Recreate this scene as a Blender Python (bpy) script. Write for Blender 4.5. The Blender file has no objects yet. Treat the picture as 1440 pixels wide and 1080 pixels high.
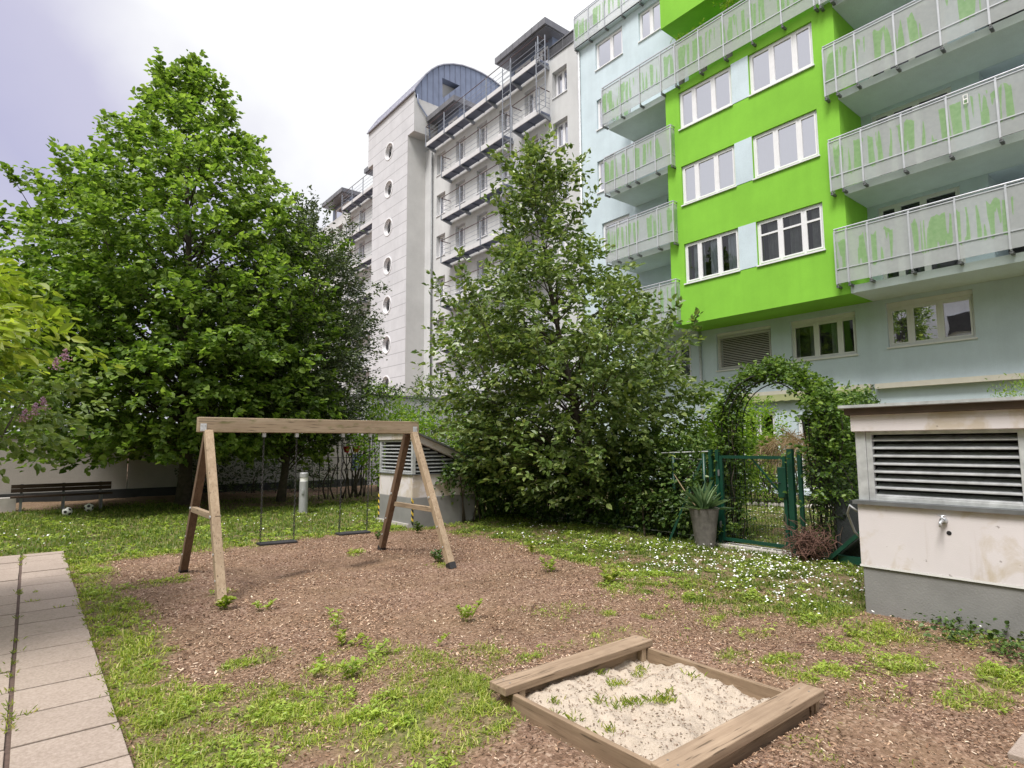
import bpy, math, random
import numpy as np
from mathutils import Vector, Matrix
R = math.radians
rng = np.random.default_rng(7)
random.seed(7)
sc = bpy.context.scene
COL = sc.collection
ORG = {}

# ------------------------------------------------------------------ helpers
def tag(o, label=None, cat=None, group=None, kind=None):
    if label: o['label'] = label
    if cat: o['category'] = cat
    if group: o['group'] = group
    if kind: o['kind'] = kind
    return o

def link(o, parent=None, org=None):
    COL.objects.link(o)
    if org is None: org = ORG[parent.name] if parent else (0, 0, 0)
    ORG[o.name] = tuple(org)
    if parent:
        o.parent = parent
        po = ORG[parent.name]
        o.location = (org[0]-po[0], org[1]-po[1], org[2]-po[2])
    else:
        o.location = org
    return o

def thing(name, loc, label, cat, group=None):
    o = bpy.data.objects.new(name, None)
    o.empty_display_size = 0.2
    link(o, None, loc)
    return tag(o, label, cat, group)

def mesh_np(name, V, F, mat, parent=None, org=None, smooth=False):
    V = np.asarray(V, np.float32)
    if org is None: org = ORG[parent.name] if parent else (0, 0, 0)
    V = V - np.asarray(org, np.float32)
    F = np.asarray(F, np.int32)
    k = F.shape[1]
    me = bpy.data.meshes.new(name)
    me.vertices.add(len(V)); me.vertices.foreach_set('co', V.ravel())
    me.loops.add(F.size); me.loops.foreach_set('vertex_index', F.ravel())
    me.polygons.add(len(F)); me.polygons.foreach_set('loop_start', np.arange(0, F.size, k, dtype=np.int32))
    me.polygons.foreach_set('use_smooth', np.full(len(F), smooth))
    me.update(calc_edges=True)
    me.materials.append(mat)
    o = bpy.data.objects.new(name, me)
    return link(o, parent, org)

class MB:
    def __init__(s): s.v = []; s.f = []; s.mi = []; s.cur = 0
    def add(s, vs, fs):
        b = len(s.v); s.v += [tuple(map(float, p)) for p in vs]
        s.f += [tuple(b+i for i in f) for f in fs]; s.mi += [s.cur]*len(fs)
        return s
    def quad(s, a, b, c, d): return s.add([a, b, c, d], [(0, 1, 2, 3)])
    def poly(s, pts): return s.add(pts, [tuple(range(len(pts)))])
    def box(s, x0, x1, y0, y1, z0, z1):
        v = [(x, y, z) for z in (z0, z1) for y in (y0, y1) for x in (x0, x1)]
        return s.add(v, [(0, 2, 3, 1), (4, 5, 7, 6), (0, 1, 5, 4), (2, 6, 7, 3), (0, 4, 6, 2), (1, 3, 7, 5)])
    def bar(s, p, q, w, h, up=(0, 0, 1)):
        p = Vector(p); q = Vector(q); d = (q-p).normalized(); up = Vector(up)
        a = d.cross(up)
        if a.length < 1e-4: a = d.cross(Vector((1, 0, 0)))
        a.normalize(); b = a.cross(d)
        v = []
        for c in (p, q):
            for i, j in ((-1, -1), (1, -1), (1, 1), (-1, 1)):
                v.append(c + a*(i*w/2) + b*(j*h/2))
        return s.add(v, [(3, 2, 1, 0), (4, 5, 6, 7), (0, 1, 5, 4), (1, 2, 6, 5), (2, 3, 7, 6), (3, 0, 4, 7)])
    def tube(s, pts, r, n=8, caps=True):
        pts = [Vector(p) for p in pts]
        rs = r if hasattr(r, '__len__') else [r]*len(pts)
        rings = []; ref = None
        for i, p in enumerate(pts):
            d = (pts[min(i+1, len(pts)-1)] - pts[max(i-1, 0)]).normalized()
            if ref is None:
                ref = d.cross(Vector((0, 0, 1)))
                if ref.length < 1e-3: ref = d.cross(Vector((1, 0, 0)))
            a = (ref - d*ref.dot(d)).normalized(); b = d.cross(a); ref = a
            rings.append([p + (a*math.cos(2*math.pi*k/n) + b*math.sin(2*math.pi*k/n))*rs[i] for k in range(n)])
        v = [x for g in rings for x in g]; f = []
        for i in range(len(pts)-1):
            for k in range(n):
                f.append((i*n+k, i*n+(k+1) % n, (i+1)*n+(k+1) % n, (i+1)*n+k))
        if caps:
            f.append(tuple(range(n-1, -1, -1))); f.append(tuple((len(pts)-1)*n+k for k in range(n)))
        return s.add(v, f)
    def lathe(s, c, prof, n=24, sq=0):
        v = []; f = []
        for r, z in prof:
            for k in range(n):
                a = 2*math.pi*k/n
                rr = r*(1 + sq*math.cos(4*a))
                v.append((c[0]+rr*math.cos(a), c[1]+rr*math.sin(a), c[2]+z))
        for i in range(len(prof)-1):
            for k in range(n): f.append((i*n+k, i*n+(k+1) % n, (i+1)*n+(k+1) % n, (i+1)*n+k))
        f.append(tuple(range(n-1, -1, -1))); f.append(tuple((len(prof)-1)*n+k for k in range(n)))
        return s.add(v, f)
    def prism(s, pts, off):
        n = len(pts); off = Vector(off); a = [Vector(p) for p in pts]; b = [p+off for p in a]
        f = [tuple(range(n-1, -1, -1)), tuple(range(n, 2*n))]
        f += [(i, (i+1) % n, n+(i+1) % n, n+i) for i in range(n)]
        return s.add(a+b, f)
    def build(s, name, mat, parent=None, bevel=0, smooth=False, org=None):
        if org is None: org = ORG[parent.name] if parent else (0, 0, 0)
        me = bpy.data.meshes.new(name)
        me.from_pydata([(x-org[0], y-org[1], z-org[2]) for x, y, z in s.v], [], s.f)
        for m in (mat if isinstance(mat, (list, tuple)) else [mat]): me.materials.append(m)
        if any(s.mi): me.polygons.foreach_set('material_index', s.mi)
        if smooth: me.polygons.foreach_set('use_smooth', [True]*len(s.f))
        me.update()
        o = bpy.data.objects.new(name, me)
        link(o, parent, org)
        if bevel:
            b = o.modifiers.new('bevel', 'BEVEL'); b.width = bevel; b.segments = 2; b.limit_method = 'ANGLE'; b.angle_limit = R(40)
        return o

# ------------------------------------------------------------------ numpy noise
_tab = np.random.default_rng(3).random((64, 64)).astype(np.float32)
def vnoise(x, y, s=1.0):
    x = np.asarray(x)*s + 1000; y = np.asarray(y)*s + 1000
    xi = np.floor(x).astype(int); yi = np.floor(y).astype(int); fx = x-xi; fy = y-yi
    fx = fx*fx*(3-2*fx); fy = fy*fy*(3-2*fy)
    g = lambda a, b: _tab[a % 64, b % 64]
    return (g(xi, yi)*(1-fx)*(1-fy)+g(xi+1, yi)*fx*(1-fy)+g(xi, yi+1)*(1-fx)*fy+g(xi+1, yi+1)*fx*fy)
def fbm(x, y, s=1.0): return .55*vnoise(x, y, s)+.3*vnoise(x, y, s*2.1)+.15*vnoise(x, y, s*4.3)
def sstep(a, b, x): t = np.clip((x-a)/(b-a), 0, 1); return t*t*(3-2*t)
def unit(v): return v/np.maximum(np.linalg.norm(v, axis=-1, keepdims=True), 1e-9)

# ------------------------------------------------------------------ materials
class NT:
    def __init__(s, name):
        s.m = bpy.data.materials.new(name); s.m.use_nodes = True
        s.t = s.m.node_tree; s.n = s.t.nodes; s.b = s.n['Principled BSDF']; s.out = s.n['Material Output']
    def new(s, typ, **kw):
        n = s.n.new(typ)
        for k, v in kw.items(): setattr(n, k, v)
        return n
    def l(s, a, b): s.t.links.new(a, b)
    def coords(s, kind='Object', scale=(1, 1, 1), loc=(0, 0, 0)):
        tc = s.new('ShaderNodeTexCoord'); mp = s.new('ShaderNodeMapping')
        mp.inputs['Scale'].default_value = scale; mp.inputs['Location'].default_value = loc
        s.l(tc.outputs[kind], mp.inputs['Vector']); return mp.outputs['Vector']
    def noise(s, vec, scale, detail=4, rough=.55, dist=0):
        n = s.new('ShaderNodeTexNoise'); n.inputs['Scale'].default_value = scale
        n.inputs['Detail'].default_value = detail; n.inputs['Roughness'].default_value = rough
        n.inputs['Distortion'].default_value = dist
        if vec is not None: s.l(vec, n.inputs['Vector'])
        return n.outputs['Fac']
    def ramp(s, fac, stops, interp='LINEAR'):
        r = s.new('ShaderNodeValToRGB'); cr = r.color_ramp; cr.interpolation = interp
        while len(cr.elements) < len(stops): cr.elements.new(0.5)
        for e, (p, c) in zip(cr.elements, stops):
            e.position = p; e.color = (c[0], c[1], c[2], 1) if hasattr(c, '__len__') else (c, c, c, 1)
        s.l(fac, r.inputs['Fac']); return r.outputs['Color']
    def mix(s, fac, a, b, typ='MIX'):
        m = s.new('ShaderNodeMix', data_type='RGBA', blend_type=typ)
        for sock, v in ((m.inputs[0], fac), (m.inputs[6], a), (m.inputs[7], b)):
            if isinstance(v, (int, float)): sock.default_value = v
            elif isinstance(v, (tuple, list)): sock.default_value = (v[0], v[1], v[2], 1)
            else: s.l(v, sock)
        return m.outputs[2]
    def math(s, op, a, b=0.0, c=None):
        m = s.new('ShaderNodeMath', operation=op)
        for i, v in enumerate((a, b) if c is None else (a, b, c)):
            if isinstance(v, (int, float)): m.inputs[i].default_value = v
            else: s.l(v, m.inputs[i])
        return m.outputs[0]
    def bump(s, h, strength=.3, dist=.01):
        b = s.new('ShaderNodeBump'); b.inputs['Strength'].default_value = strength; b.inputs['Distance'].default_value = dist
        s.l(h, b.inputs['Height']); s.l(b.outputs['Normal'], s.b.inputs['Normal'])
    def base(s, c, rough=.8, metal=0, spec=.5):
        if isinstance(c, (tuple, list)): s.b.inputs['Base Color'].default_value = (c[0], c[1], c[2], 1)
        else: s.l(c, s.b.inputs['Base Color'])
        s.b.inputs['Roughness'].default_value = rough; s.b.inputs['Metallic'].default_value = metal
        s.b.inputs['Specular IOR Level'].default_value = spec
        return s

def plain(name, c, rough=.7, metal=0, var=.12, scale=6, bump=0.0, bscale=80, spec=.5):
    t = NT(name); v = t.coords()
    lo = tuple(x*(1-var) for x in c); hi = tuple(min(1, x*(1+var)) for x in c)
    t.base(t.ramp(t.noise(v, scale, 5), [(.3, lo), (.7, hi)]), rough, metal, spec)
    if bump: t.bump(t.noise(v, bscale, 3), bump, .01)
    return t.m

def stucco(name, c, streak=.10, joints=None, bump=.35):
    """rendered wall: fine grain, faint patches, faint rain streaks, optional horizontal joints every `joints` m"""
    t = NT(name); v = t.coords()
    col = t.ramp(t.noise(v, .7, 8, .65), [(.3, tuple(x*.88 for x in c)), (.7, tuple(min(1, x*1.06) for x in c))])
    col = t.mix(1.0, col, t.ramp(t.noise(v, 45, 3), [(.3, .93), (.7, 1.05)]), 'MULTIPLY')
    vs = t.coords(scale=(3, 3, .12))
    st = t.ramp(t.noise(vs, 1.2, 4), [(.45, 0.), (.8, 1.)])
    col = t.mix(t.math('MULTIPLY', st, streak), col, tuple(x*.55 for x in c))
    if joints:
        tc = t.new('ShaderNodeTexCoord'); sp = t.new('ShaderNodeSeparateXYZ'); t.l(tc.outputs['Object'], sp.inputs[0])
        fr = t.math('FRACT', t.math('DIVIDE', t.math('ADD', sp.outputs['Z'], .32), joints))
        g = t.math('LESS_THAN', fr, .05)
        col = t.mix(g, col, tuple(x*.55 for x in c))
    t.base(col, .9, 0, .25)
    t.bump(t.noise(v, 120, 2), bump, .004)
    return t.m

def wood(name, c1, c2, axis=0, moss=0.0):
    t = NT(name); sc_ = [14, 14, 14]; sc_[axis] = .7
    v = t.coords(scale=tuple(sc_)); vr = t.coords(scale=(2.2, 2.2, 2.2))
    n = t.noise(v, 2.2, 6, .65, .4)
    col = t.ramp(n, [(.28, c2), (.5, tuple((a+b)/2 for a, b in zip(c1, c2))), (.72, c1)])
    big = t.ramp(t.noise(vr, 1.3, 4), [(.4, 0.), (.75, 1.)])
    col = t.mix(t.math('MULTIPLY', big, .45), col, tuple(x*.6 for x in c2))
    crack = t.ramp(t.noise(v, 5.5, 2, .4), [(.30, 1.), (.36, 0.)])
    col = t.mix(t.math('MULTIPLY', crack, .7), col, (.05, .035, .022))
    if moss:
        g = t.ramp(t.noise(t.coords(scale=(3, 9, 9)), 1.6, 4), [(.55, 0.), (.68, 1.)])
        col = t.mix(t.math('MULTIPLY', g, moss), col, (.12, .13, .04))
    t.base(col, .85, 0, .25); t.bump(n, .5, .004)
    return t.m

def leafmat(name, stops, trans=.35, rough=.45, tcol=1.5, spec=.4):
    t = NT(name)
    g = t.new('ShaderNodeNewGeometry')
    col = t.ramp(g.outputs['Random Per Island'], stops)
    n = t.noise(t.coords(), .9, 3)
    col = t.mix(1.0, col, t.ramp(n, [(.3, .78), (.7, 1.18)]), 'MULTIPLY')
    t.base(col, rough, 0, spec)
    tr = t.new('ShaderNodeBsdfTranslucent'); mx = t.new('ShaderNodeMixShader'); mx.inputs[0].default_value = trans
    t.l(t.mix(1.0, col, (tcol, tcol*1.05, tcol*.5), 'MULTIPLY'), tr.inputs['Color'])
    t.l(t.b.outputs[0], mx.inputs[1]); t.l(tr.outputs[0], mx.inputs[2]); t.l(mx.outputs[0], t.out.inputs[0])
    return t.m

def glassmat(name, base=.06, tint=(.8, .86, .88), ior=1.75):
    t = NT(name)
    fr = t.new('ShaderNodeFresnel'); fr.inputs['IOR'].default_value = ior
    f = t.math('MINIMUM', t.math('ADD', t.math('MULTIPLY', fr.outputs[0], 1.15), base), 1.0)
    tr = t.new('ShaderNodeBsdfTransparent'); tr.inputs[0].default_value = (*tint, 1)
    gl = t.new('ShaderNodeBsdfGlossy'); gl.inputs['Roughness'].default_value = .012; gl.inputs[0].default_value = (.93, .93, 1, 1)
    b = t.new('ShaderNodeBump'); b.inputs['Strength'].default_value = .06; b.inputs['Distance'].default_value = .05
    t.l(t.noise(t.coords(), 1.1, 1), b.inputs['Height']); t.l(b.outputs[0], gl.inputs['Normal'])
    mx = t.new('ShaderNodeMixShader'); t.l(f, mx.inputs[0]); t.l(tr.outputs[0], mx.inputs[1]); t.l(gl.outputs[0], mx.inputs[2])
    t.l(mx.outputs[0], t.out.inputs[0]); return t.m

M = {}
M['grey_wall'] = stucco('grey_render', (.555, .555, .56), .18)
M['tower'] = stucco('tower_render', (.555, .55, .575), .14, joints=.835)
M['tower_side'] = stucco('tower_side_render', (.57, .56, .55), .08)
M['blue'] = stucco('pale_blue_render', (.555, .645, .70), .14)
M['green'] = stucco('lime_green_render', (.225, .51, .05), .16)
M['white_slab'] = stucco('white_soffit', (.60, .68, .67), .08)
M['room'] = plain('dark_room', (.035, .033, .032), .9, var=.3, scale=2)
M['frame'] = plain('white_window_frame', (.74, .73, .75), .4, var=.03)
M['frame_cream'] = plain('cream_window_frame', (.68, .67, .65), .45, var=.03)
M['glass'] = glassmat('window_glass', .62)
M['glass_low'] = glassmat('clear_window_glass', .03, ior=1.5)
M['curtain'] = plain('sheer_curtain', (.78, .77, .82), .9, var=.04)
M['curtain_grey'] = plain('grey_curtain', (.30, .28, .27), .9, var=.15)
M['roof_sheet'] = plain('sheen_zinc_sheet', (.36, .36, .42), .4, .3, .08, .6)  # zinc made paler in colour to carry the sky sheen of the curve
M['zinc'] = plain('zinc_sheet', (.20, .235, .33), .45, .25, .15, 1.2)
M['zinc_dark'] = plain('dark_zinc_sheet', (.17, .17, .185), .5, .3, .2, 1.2)
M['steel'] = plain('painted_steel', (.30, .32, .365), .45, .3, .1)
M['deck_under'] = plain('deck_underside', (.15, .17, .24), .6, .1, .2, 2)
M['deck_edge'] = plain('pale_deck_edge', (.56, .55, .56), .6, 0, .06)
M['rail_dark'] = plain('dark_handrail', (.09, .055, .055), .5)
M['rail'] = plain('brushed_rail', (.55, .56, .58), .35, .6, .08)
M['awning'] = plain('cream_awning_case', (.62, .58, .50), .6, 0, .05)
M['valance'] = plain('olive_awning_cloth', (.42, .44, .22), .9, 0, .08)
M['galv'] = plain('galvanised_steel', (.50, .51, .52), .42, .30, .22, 9)
M['blind'] = plain('aluminium_blind', (.55, .53, .50), .5, .1, .08)
M['galv_dark'] = plain('weathered_flashing', (.16, .165, .17), .5, .4, .2, 6)
M['black'] = plain('black_rubber', (.022, .021, .022), .6, 0, .3)
M['gap'] = plain('vent_interior', (.012, .010, .012), .9, 0, .3)
M['fence_green'] = plain('green_powder_coat', (.005, .043, .026), .4, 0, .15)
M['wire'] = plain('dark_green_wire', (.010, .022, .015), .5, 0, .2)
M['chain'] = plain('steel_chain', (.05, .048, .046), .5, .5, .3, 40)
M['brown_eave'] = plain('brown_eave_board', (.075, .05, .036), .7, 0, .2)
M['endwall'] = stucco('garden_wall_render', (.46, .43, .40), .15)
M['shed'] = stucco('lavender_grey_render', (.50, .49, .52), .1)
M['conc'] = plain('grey_plinth_paint', (.215, .21, .205), .8, 0, .14, 2.5, .25, 60)
M['conc_light'] = plain('concrete', (.42, .39, .36), .9, 0, .15, 5, .4, 60)
M['yellow'] = plain('yellow_marking', (.72, .50, .06), .6)
M['red_pot'] = plain('red_plastic', (.42, .03, .03), .4)
M['white_plastic'] = plain('white_plastic', (.78, .77, .74), .4, 0, .06)
M['lilac'] = leafmat('lilac_blossom', [(0, (.30, .16, .30)), (1, (.55, .36, .52))], .3)
M['bark'] = plain('bark', (.075, .06, .045), .95, 0, .4, 9, .9, 30)
M['twig'] = plain('dry_twigs', (.12, .062, .045), .95, 0, .35, 30)
M['straw'] = leafmat('dry_straw', [(0, (.25, .17, .10)), (1, (.42, .32, .19))], .2)
M['sand_leaf'] = leafmat('dry_litter', [(0, (.10, .06, .035)), (.6, (.24, .15, .10)), (1, (.5, .42, .33))], .1)
M['wood_x'] = wood('weathered_beam_wood', (.42, .335, .24), (.27, .195, .125), 0, .7)
M['wood_z'] = wood('weathered_post_wood', (.44, .34, .235), (.27, .19, .12), 2)
M['wood_y'] = wood('weathered_crossbar_wood', (.40, .31, .21), (.24, .17, .11), 1)
M['wood_shaded'] = wood('shaded_post_wood', (.20, .13, .085), (.105, .065, .042), 2)  # rear-leg timber, darker in colour to stand in for their shade
M['plank'] = wood('sandbox_plank_wood', (.37, .275, .19), (.205, .14, .09), 0)
M['board'] = wood('sandbox_board_wood', (.33, .24, .16), (.185, .125, .08), 1)
M['bench'] = wood('dark_bench_wood', (.085, .055, .038), (.045, .028, .02), 0)
M['planter'] = plain('grey_planter', (.115, .105, .095), .75, 0, .25, 14, .3, 40)
M['boardgrey'] = plain('charcoal_board', (.035, .037, .04), .6, 0, .2, 5)
M['bollard'] = plain('bollard_paint', (.36, .36, .365), .45, .2, .08)

LEAF = {
 'linden': leafmat('linden_leaves', [(0, (.065, .125, .018)), (.5, (.155, .245, .040)), (1, (.29, .39, .10))], .42, .5),
 'privet': leafmat('evergreen_leaves', [(0, (.03, .052, .018)), (.6, (.07, .10, .035)), (1, (.16, .19, .09))], .15, .35),
 'cherry': leafmat('fruit_tree_leaves', [(0, (.07, .12, .026)), (.6, (.15, .215, .055)), (1, (.31, .37, .13))], .28, .33, 1.5, .55),
 'lime': leafmat('lime_leaves', [(0, (.13, .20, .022)), (.5, (.25, .32, .04)), (1, (.38, .43, .09))], .45, .45),
 'lilacleaf': leafmat('lilac_leaves', [(0, (.09, .15, .035)), (1, (.26, .34, .10))], .35, .4),
 'fresh': leafmat('fresh_shrub_leaves', [(0, (.08, .17, .013)), (.5, (.17, .29, .025)), (1, (.30, .40, .05))], .42, .45),
 'dark': leafmat('climber_leaves', [(0, (.032, .068, .014)), (.6, (.078, .14, .03)), (1, (.18, .26, .06))], .25, .42),
 'climber': leafmat('arch_climber_leaves', [(0, (.045, .09, .016)), (.6, (.10, .175, .03)), (1, (.22, .31, .06))], .35, .42),
 'yucca': leafmat('sword_leaves', [(0, (.06, .13, .05)), (1, (.22, .31, .15))], .2, .4),
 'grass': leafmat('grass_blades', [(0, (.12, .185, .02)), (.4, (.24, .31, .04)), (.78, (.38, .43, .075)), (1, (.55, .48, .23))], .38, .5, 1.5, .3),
 'lawn': leafmat('shade_tinted_lawn_blades', [(0, (.065, .115, .016)), (.5, (.125, .19, .028)), (.85, (.22, .27, .05)), (1, (.36, .31, .14))], .35, .5, 1.5, .3),  # lawn green darkened in colour to stand in for shade under the trees
 'weed': leafmat('weed_leaves', [(0, (.20, .30, .035)), (1, (.42, .50, .10))], .4),
}

def paneltmat():
    """printed balcony screen: grey veil, green brush strokes that end in drips"""
    t = NT('printed_balcony_screen')
    tc = t.new('ShaderNodeTexCoord'); oi = t.new('ShaderNodeObjectInfo')
    sp = t.new('ShaderNodeSeparateXYZ'); t.l(tc.outputs['Object'], sp.inputs[0])
    y = t.math('ADD', t.math('ADD', sp.outputs['Y'], sp.outputs['X']), t.math('MULTIPLY', oi.outputs['Random'], 37.0)); z = sp.outputs['Z']
    def vec(a, b):
        c = t.new('ShaderNodeCombineXYZ'); t.l(a, c.inputs[0]); t.l(b, c.inputs[1]); return c.outputs[0]
    n1 = t.noise(vec(t.math('MULTIPLY', y, 7.5), t.math('MULTIPLY', z, .5)), 1.0, 1.2, .4)
    n2 = t.noise(vec(t.math('MULTIPLY', y, 6.5), t.math('MULTIPLY', z, .01)), 1.0, 1)
    lo = t.math('ADD', .18, t.math('MULTIPLY', n2, .38)); hi = t.math('ADD', 1.02, t.math('MULTIPLY', n2, .45))
    m = t.math('MULTIPLY', t.math('GREATER_THAN', n1, .505), t.math('MULTIPLY', t.math('GREATER_THAN', z, lo), t.math('LESS_THAN', z, hi)))
    n3 = t.noise(tc.outputs['Object'], 9, 4)
    grey = t.ramp(n3, [(.3, (.60, .62, .62)), (.7, (.66, .675, .675))])
    green = t.ramp(n3, [(.3, (.33, .52, .25)), (.7, (.42, .60, .33))])
    t.base(t.mix(m, grey, green), .35, 0, .4)
    tl = t.new('ShaderNodeBsdfTranslucent'); t.l(t.mix(m, grey, green), tl.inputs[0]); m2 = t.new('ShaderNodeMixShader'); m2.inputs[0].default_value = .35; t.l(t.b.outputs[0], m2.inputs[1]); t.l(tl.outputs[0], m2.inputs[2])
    tr = t.new('ShaderNodeBsdfTransparent'); mx = t.new('ShaderNodeMixShader')
    t.l(t.math('ADD', .52, t.math('MULTIPLY', m, .16)), mx.inputs[0])
    t.l(tr.outputs[0], mx.inputs[1]); t.l(m2.outputs[0], mx.inputs[2]); t.l(mx.outputs[0], t.out.inputs[0])
    return t.m
M['screen'] = paneltmat()

def ventwall():
    t = NT('stained_pink_render'); v = t.coords()
    c = (.645, .60, .605)
    col = t.ramp(t.noise(v, 1.5, 6), [(.3, tuple(x*.93 for x in c)), (.7, tuple(x*1.03 for x in c))])
    st = t.ramp(t.noise(t.coords(scale=(1.2, 1.2, 1.0)), 2.0, 5, .6, .6), [(.49, 0.), (.61, 1.)])
    col = t.mix(t.math('MULTIPLY', st, .7), col, (.46, .38, .27))
    dots = t.ramp(t.noise(v, 16, 2), [(.73, 0.), (.76, 1.)])
    col = t.mix(t.math('MULTIPLY', dots, .55), col, (.12, .09, .07))
    drip = t.ramp(t.noise(t.coords(scale=(6, 6, .5)), 2, 4), [(.62, 0.), (.8, 1.)])
    col = t.mix(t.math('MULTIPLY', drip, .35), col, (.36, .29, .22))
    t.base(col, .9, 0, .25); t.bump(t.noise(v, 90, 3), .3, .004); return t.m
M['ventwall'] = ventwall()

def pavemat():
    t = NT('paving_slab'); v = t.coords()
    col = t.ramp(t.noise(v, 1.7, 6, .6), [(.3, (.255, .20, .158)), (.7, (.345, .28, .228))])
    col = t.mix(.55, col, t.ramp(t.noise(v, 55, 3), [(.3, (.22, .175, .142)), (.7, (.40, .335, .29))]))
    g = t.new('ShaderNodeNewGeometry')
    col = t.mix(1.0, col, t.ramp(g.outputs['Random Per Island'], [(0, (.95, .945, .94)), (1, (1.05, 1.045, 1.04))]), 'MULTIPLY')
    sp = t.ramp(t.noise(v, 9, 4), [(.64, 0.), (.72, 1.)]); col = t.mix(t.math('MULTIPLY', sp, .35), col, (.16, .13, .10))
    t.base(col, .9, 0, .25); t.bump(t.noise(v, 140, 3), .5, .004); return t.m
M['pave'] = pavemat()

def groundmat():
    t = NT('mulch_and_soil'); v = t.coords()
    vo = t.new('ShaderNodeTexVoronoi'); vo.inputs['Scale'].default_value = 55
    dv = t.new('ShaderNodeMapping'); t.l(v, dv.inputs[0])
    ns = t.new('ShaderNodeTexNoise'); ns.inputs['Scale'].default_value = 20; t.l(v, ns.inputs['Vector'])
    mxv = t.new('ShaderNodeMix', data_type='VECTOR'); mxv.inputs[0].default_value = .04
    t.l(v, mxv.inputs[4]); t.l(ns.outputs['Color'], mxv.inputs[5]); t.l(mxv.outputs[1], vo.inputs['Vector'])
    sepc = t.new('ShaderNodeSeparateColor'); t.l(vo.outputs['Color'], sepc.inputs[0])
    chips = t.ramp(sepc.outputs[0], [(0, (.08, .043, .03)), (.5, (.21, .125, .09)), (.85, (.34, .225, .165)), (1, (.48, .36, .27))])
    soil = t.ramp(t.noise(v, 3.0, 8, .7), [(.3, (.098, .060, .034)), (.7, (.25, .168, .10))])
    col = t.mix(t.ramp(t.noise(v, .9, 4), [(.35, .25), (.65, .75)]), chips, soil)
    at = t.new('ShaderNodeAttribute', attribute_name='grass')
    turf = t.ramp(t.noise(v, 26, 5), [(.3, (.05, .06, .02)), (.55, (.12, .13, .04)), (.75, (.24, .19, .10))])
    col = t.mix(t.math('MULTIPLY', at.outputs['Fac'], .8), col, turf)
    t.base(col, .95, 0, .2); t.bump(t.math('ADD', vo.outputs['Distance'], t.noise(v, 35, 5)), .7, .015); return t.m
M['ground'] = groundmat()

def sandmat():
    t = NT('sand'); v = t.coords()
    col = t.ramp(t.noise(v, 6, 6, .65), [(.3, (.32, .27, .21)), (.7, (.46, .395, .315))])
    col = t.mix(.5, col, t.ramp(t.noise(v, 180, 2), [(.3, (.28, .22, .165)), (.7, (.55, .47, .385))]))
    d = t.ramp(t.noise(v, 22, 4), [(.66, 0.), (.72, 1.)]); col = t.mix(t.math('MULTIPLY', d, .6), col, (.17, .11, .075))
    t.base(col, .95, 0, .2); t.bump(t.noise(v, 60, 5), .8, .01); return t.m
M['sand'] = sandmat()
def chipmat():
    t = NT('wood_chips'); g = t.new('ShaderNodeNewGeometry')
    col = t.ramp(g.outputs['Random Per Island'], [(0, (.042, .022, .013)), (.3, (.150, .082, .048)), (.63, (.300, .180, .112)), (.88, (.45, .305, .20)), (1, (.70, .57, .43))])
    col = t.mix(1.0, col, t.ramp(t.noise(t.coords(), .55, 5, .6), [(.32, .72), (.68, 1.18)]), 'MULTIPLY')
    t.base(col, .9, 0, .2); return t.m
M['chips'] = chipmat()

# ------------------------------------------------------------------ foliage
def leaf_arrays(P, D, N, L, W, fold=.18, curl=.12):
    D = unit(D); S = unit(np.cross(D, N)); N = np.cross(S, D)
    L = L[:, None]; W = W[:, None]
    v = np.stack([P, P+D*.28*L+S*.46*W+N*fold*W, P+D*.66*L+S*.40*W+N*(fold*W-.3*curl*L), P+D*L-N*curl*L,
                  P+D*.66*L-S*.40*W+N*(fold*W-.3*curl*L), P+D*.28*L-S*.46*W+N*fold*W], 1).reshape(-1, 3)
    n = len(P); b = np.arange(n)[:, None]*6
    f = np.concatenate([b+np.array([[0, 1, 2, 3]]), b+np.array([[0, 3, 4, 5]])], 0)
    return v, f

def sprays(rg, C, DIR, k, length, leafL, leafW, up=.9, droop=.25, tilt=.5, jit=.06):
    """twigs at C pointing DIR, each with k leaves set alternately along it"""
    n = len(C); DIR = unit(DIR)
    u = (np.arange(k)[None]+rg.random((n, k)))/k
    ln = length*(.6+.8*rg.random((n, 1)))
    side = unit(np.cross(DIR, np.array([0, 0, 1.0])+rg.normal(0, .35, (n, 3))))
    sg = np.where(np.arange(k) % 2 == 0, 1.0, -1.0)[None, :, None]
    p = C[:, None]+DIR[:, None]*(u*ln)[..., None]
    p[..., 2] -= droop*(u**2)*ln
    p = p+rg.normal(0, jit, p.shape)
    d = DIR[:, None]*(.35+.9*u[..., None]**2)+side[:, None]*sg*(.9-.5*u[..., None])+rg.normal(0, .28, p.shape)
    d[..., 2] -= droop*.9
    nn = np.array([0, 0, up])+DIR[:, None]*.25+rg.normal(0, tilt, p.shape)
    m = n*k
    sz = .5+.85*rg.random(m)
    return leaf_arrays(p.reshape(-1, 3), d.reshape(-1, 3), unit(nn.reshape(-1, 3)), leafL*sz, leafW*sz)

def cat(parts):
    vs, fs, b = [], [], 0
    for v, f in parts: vs.append(v); fs.append(f+b); b += len(v)
    return np.concatenate(vs), np.concatenate(fs)

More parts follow.
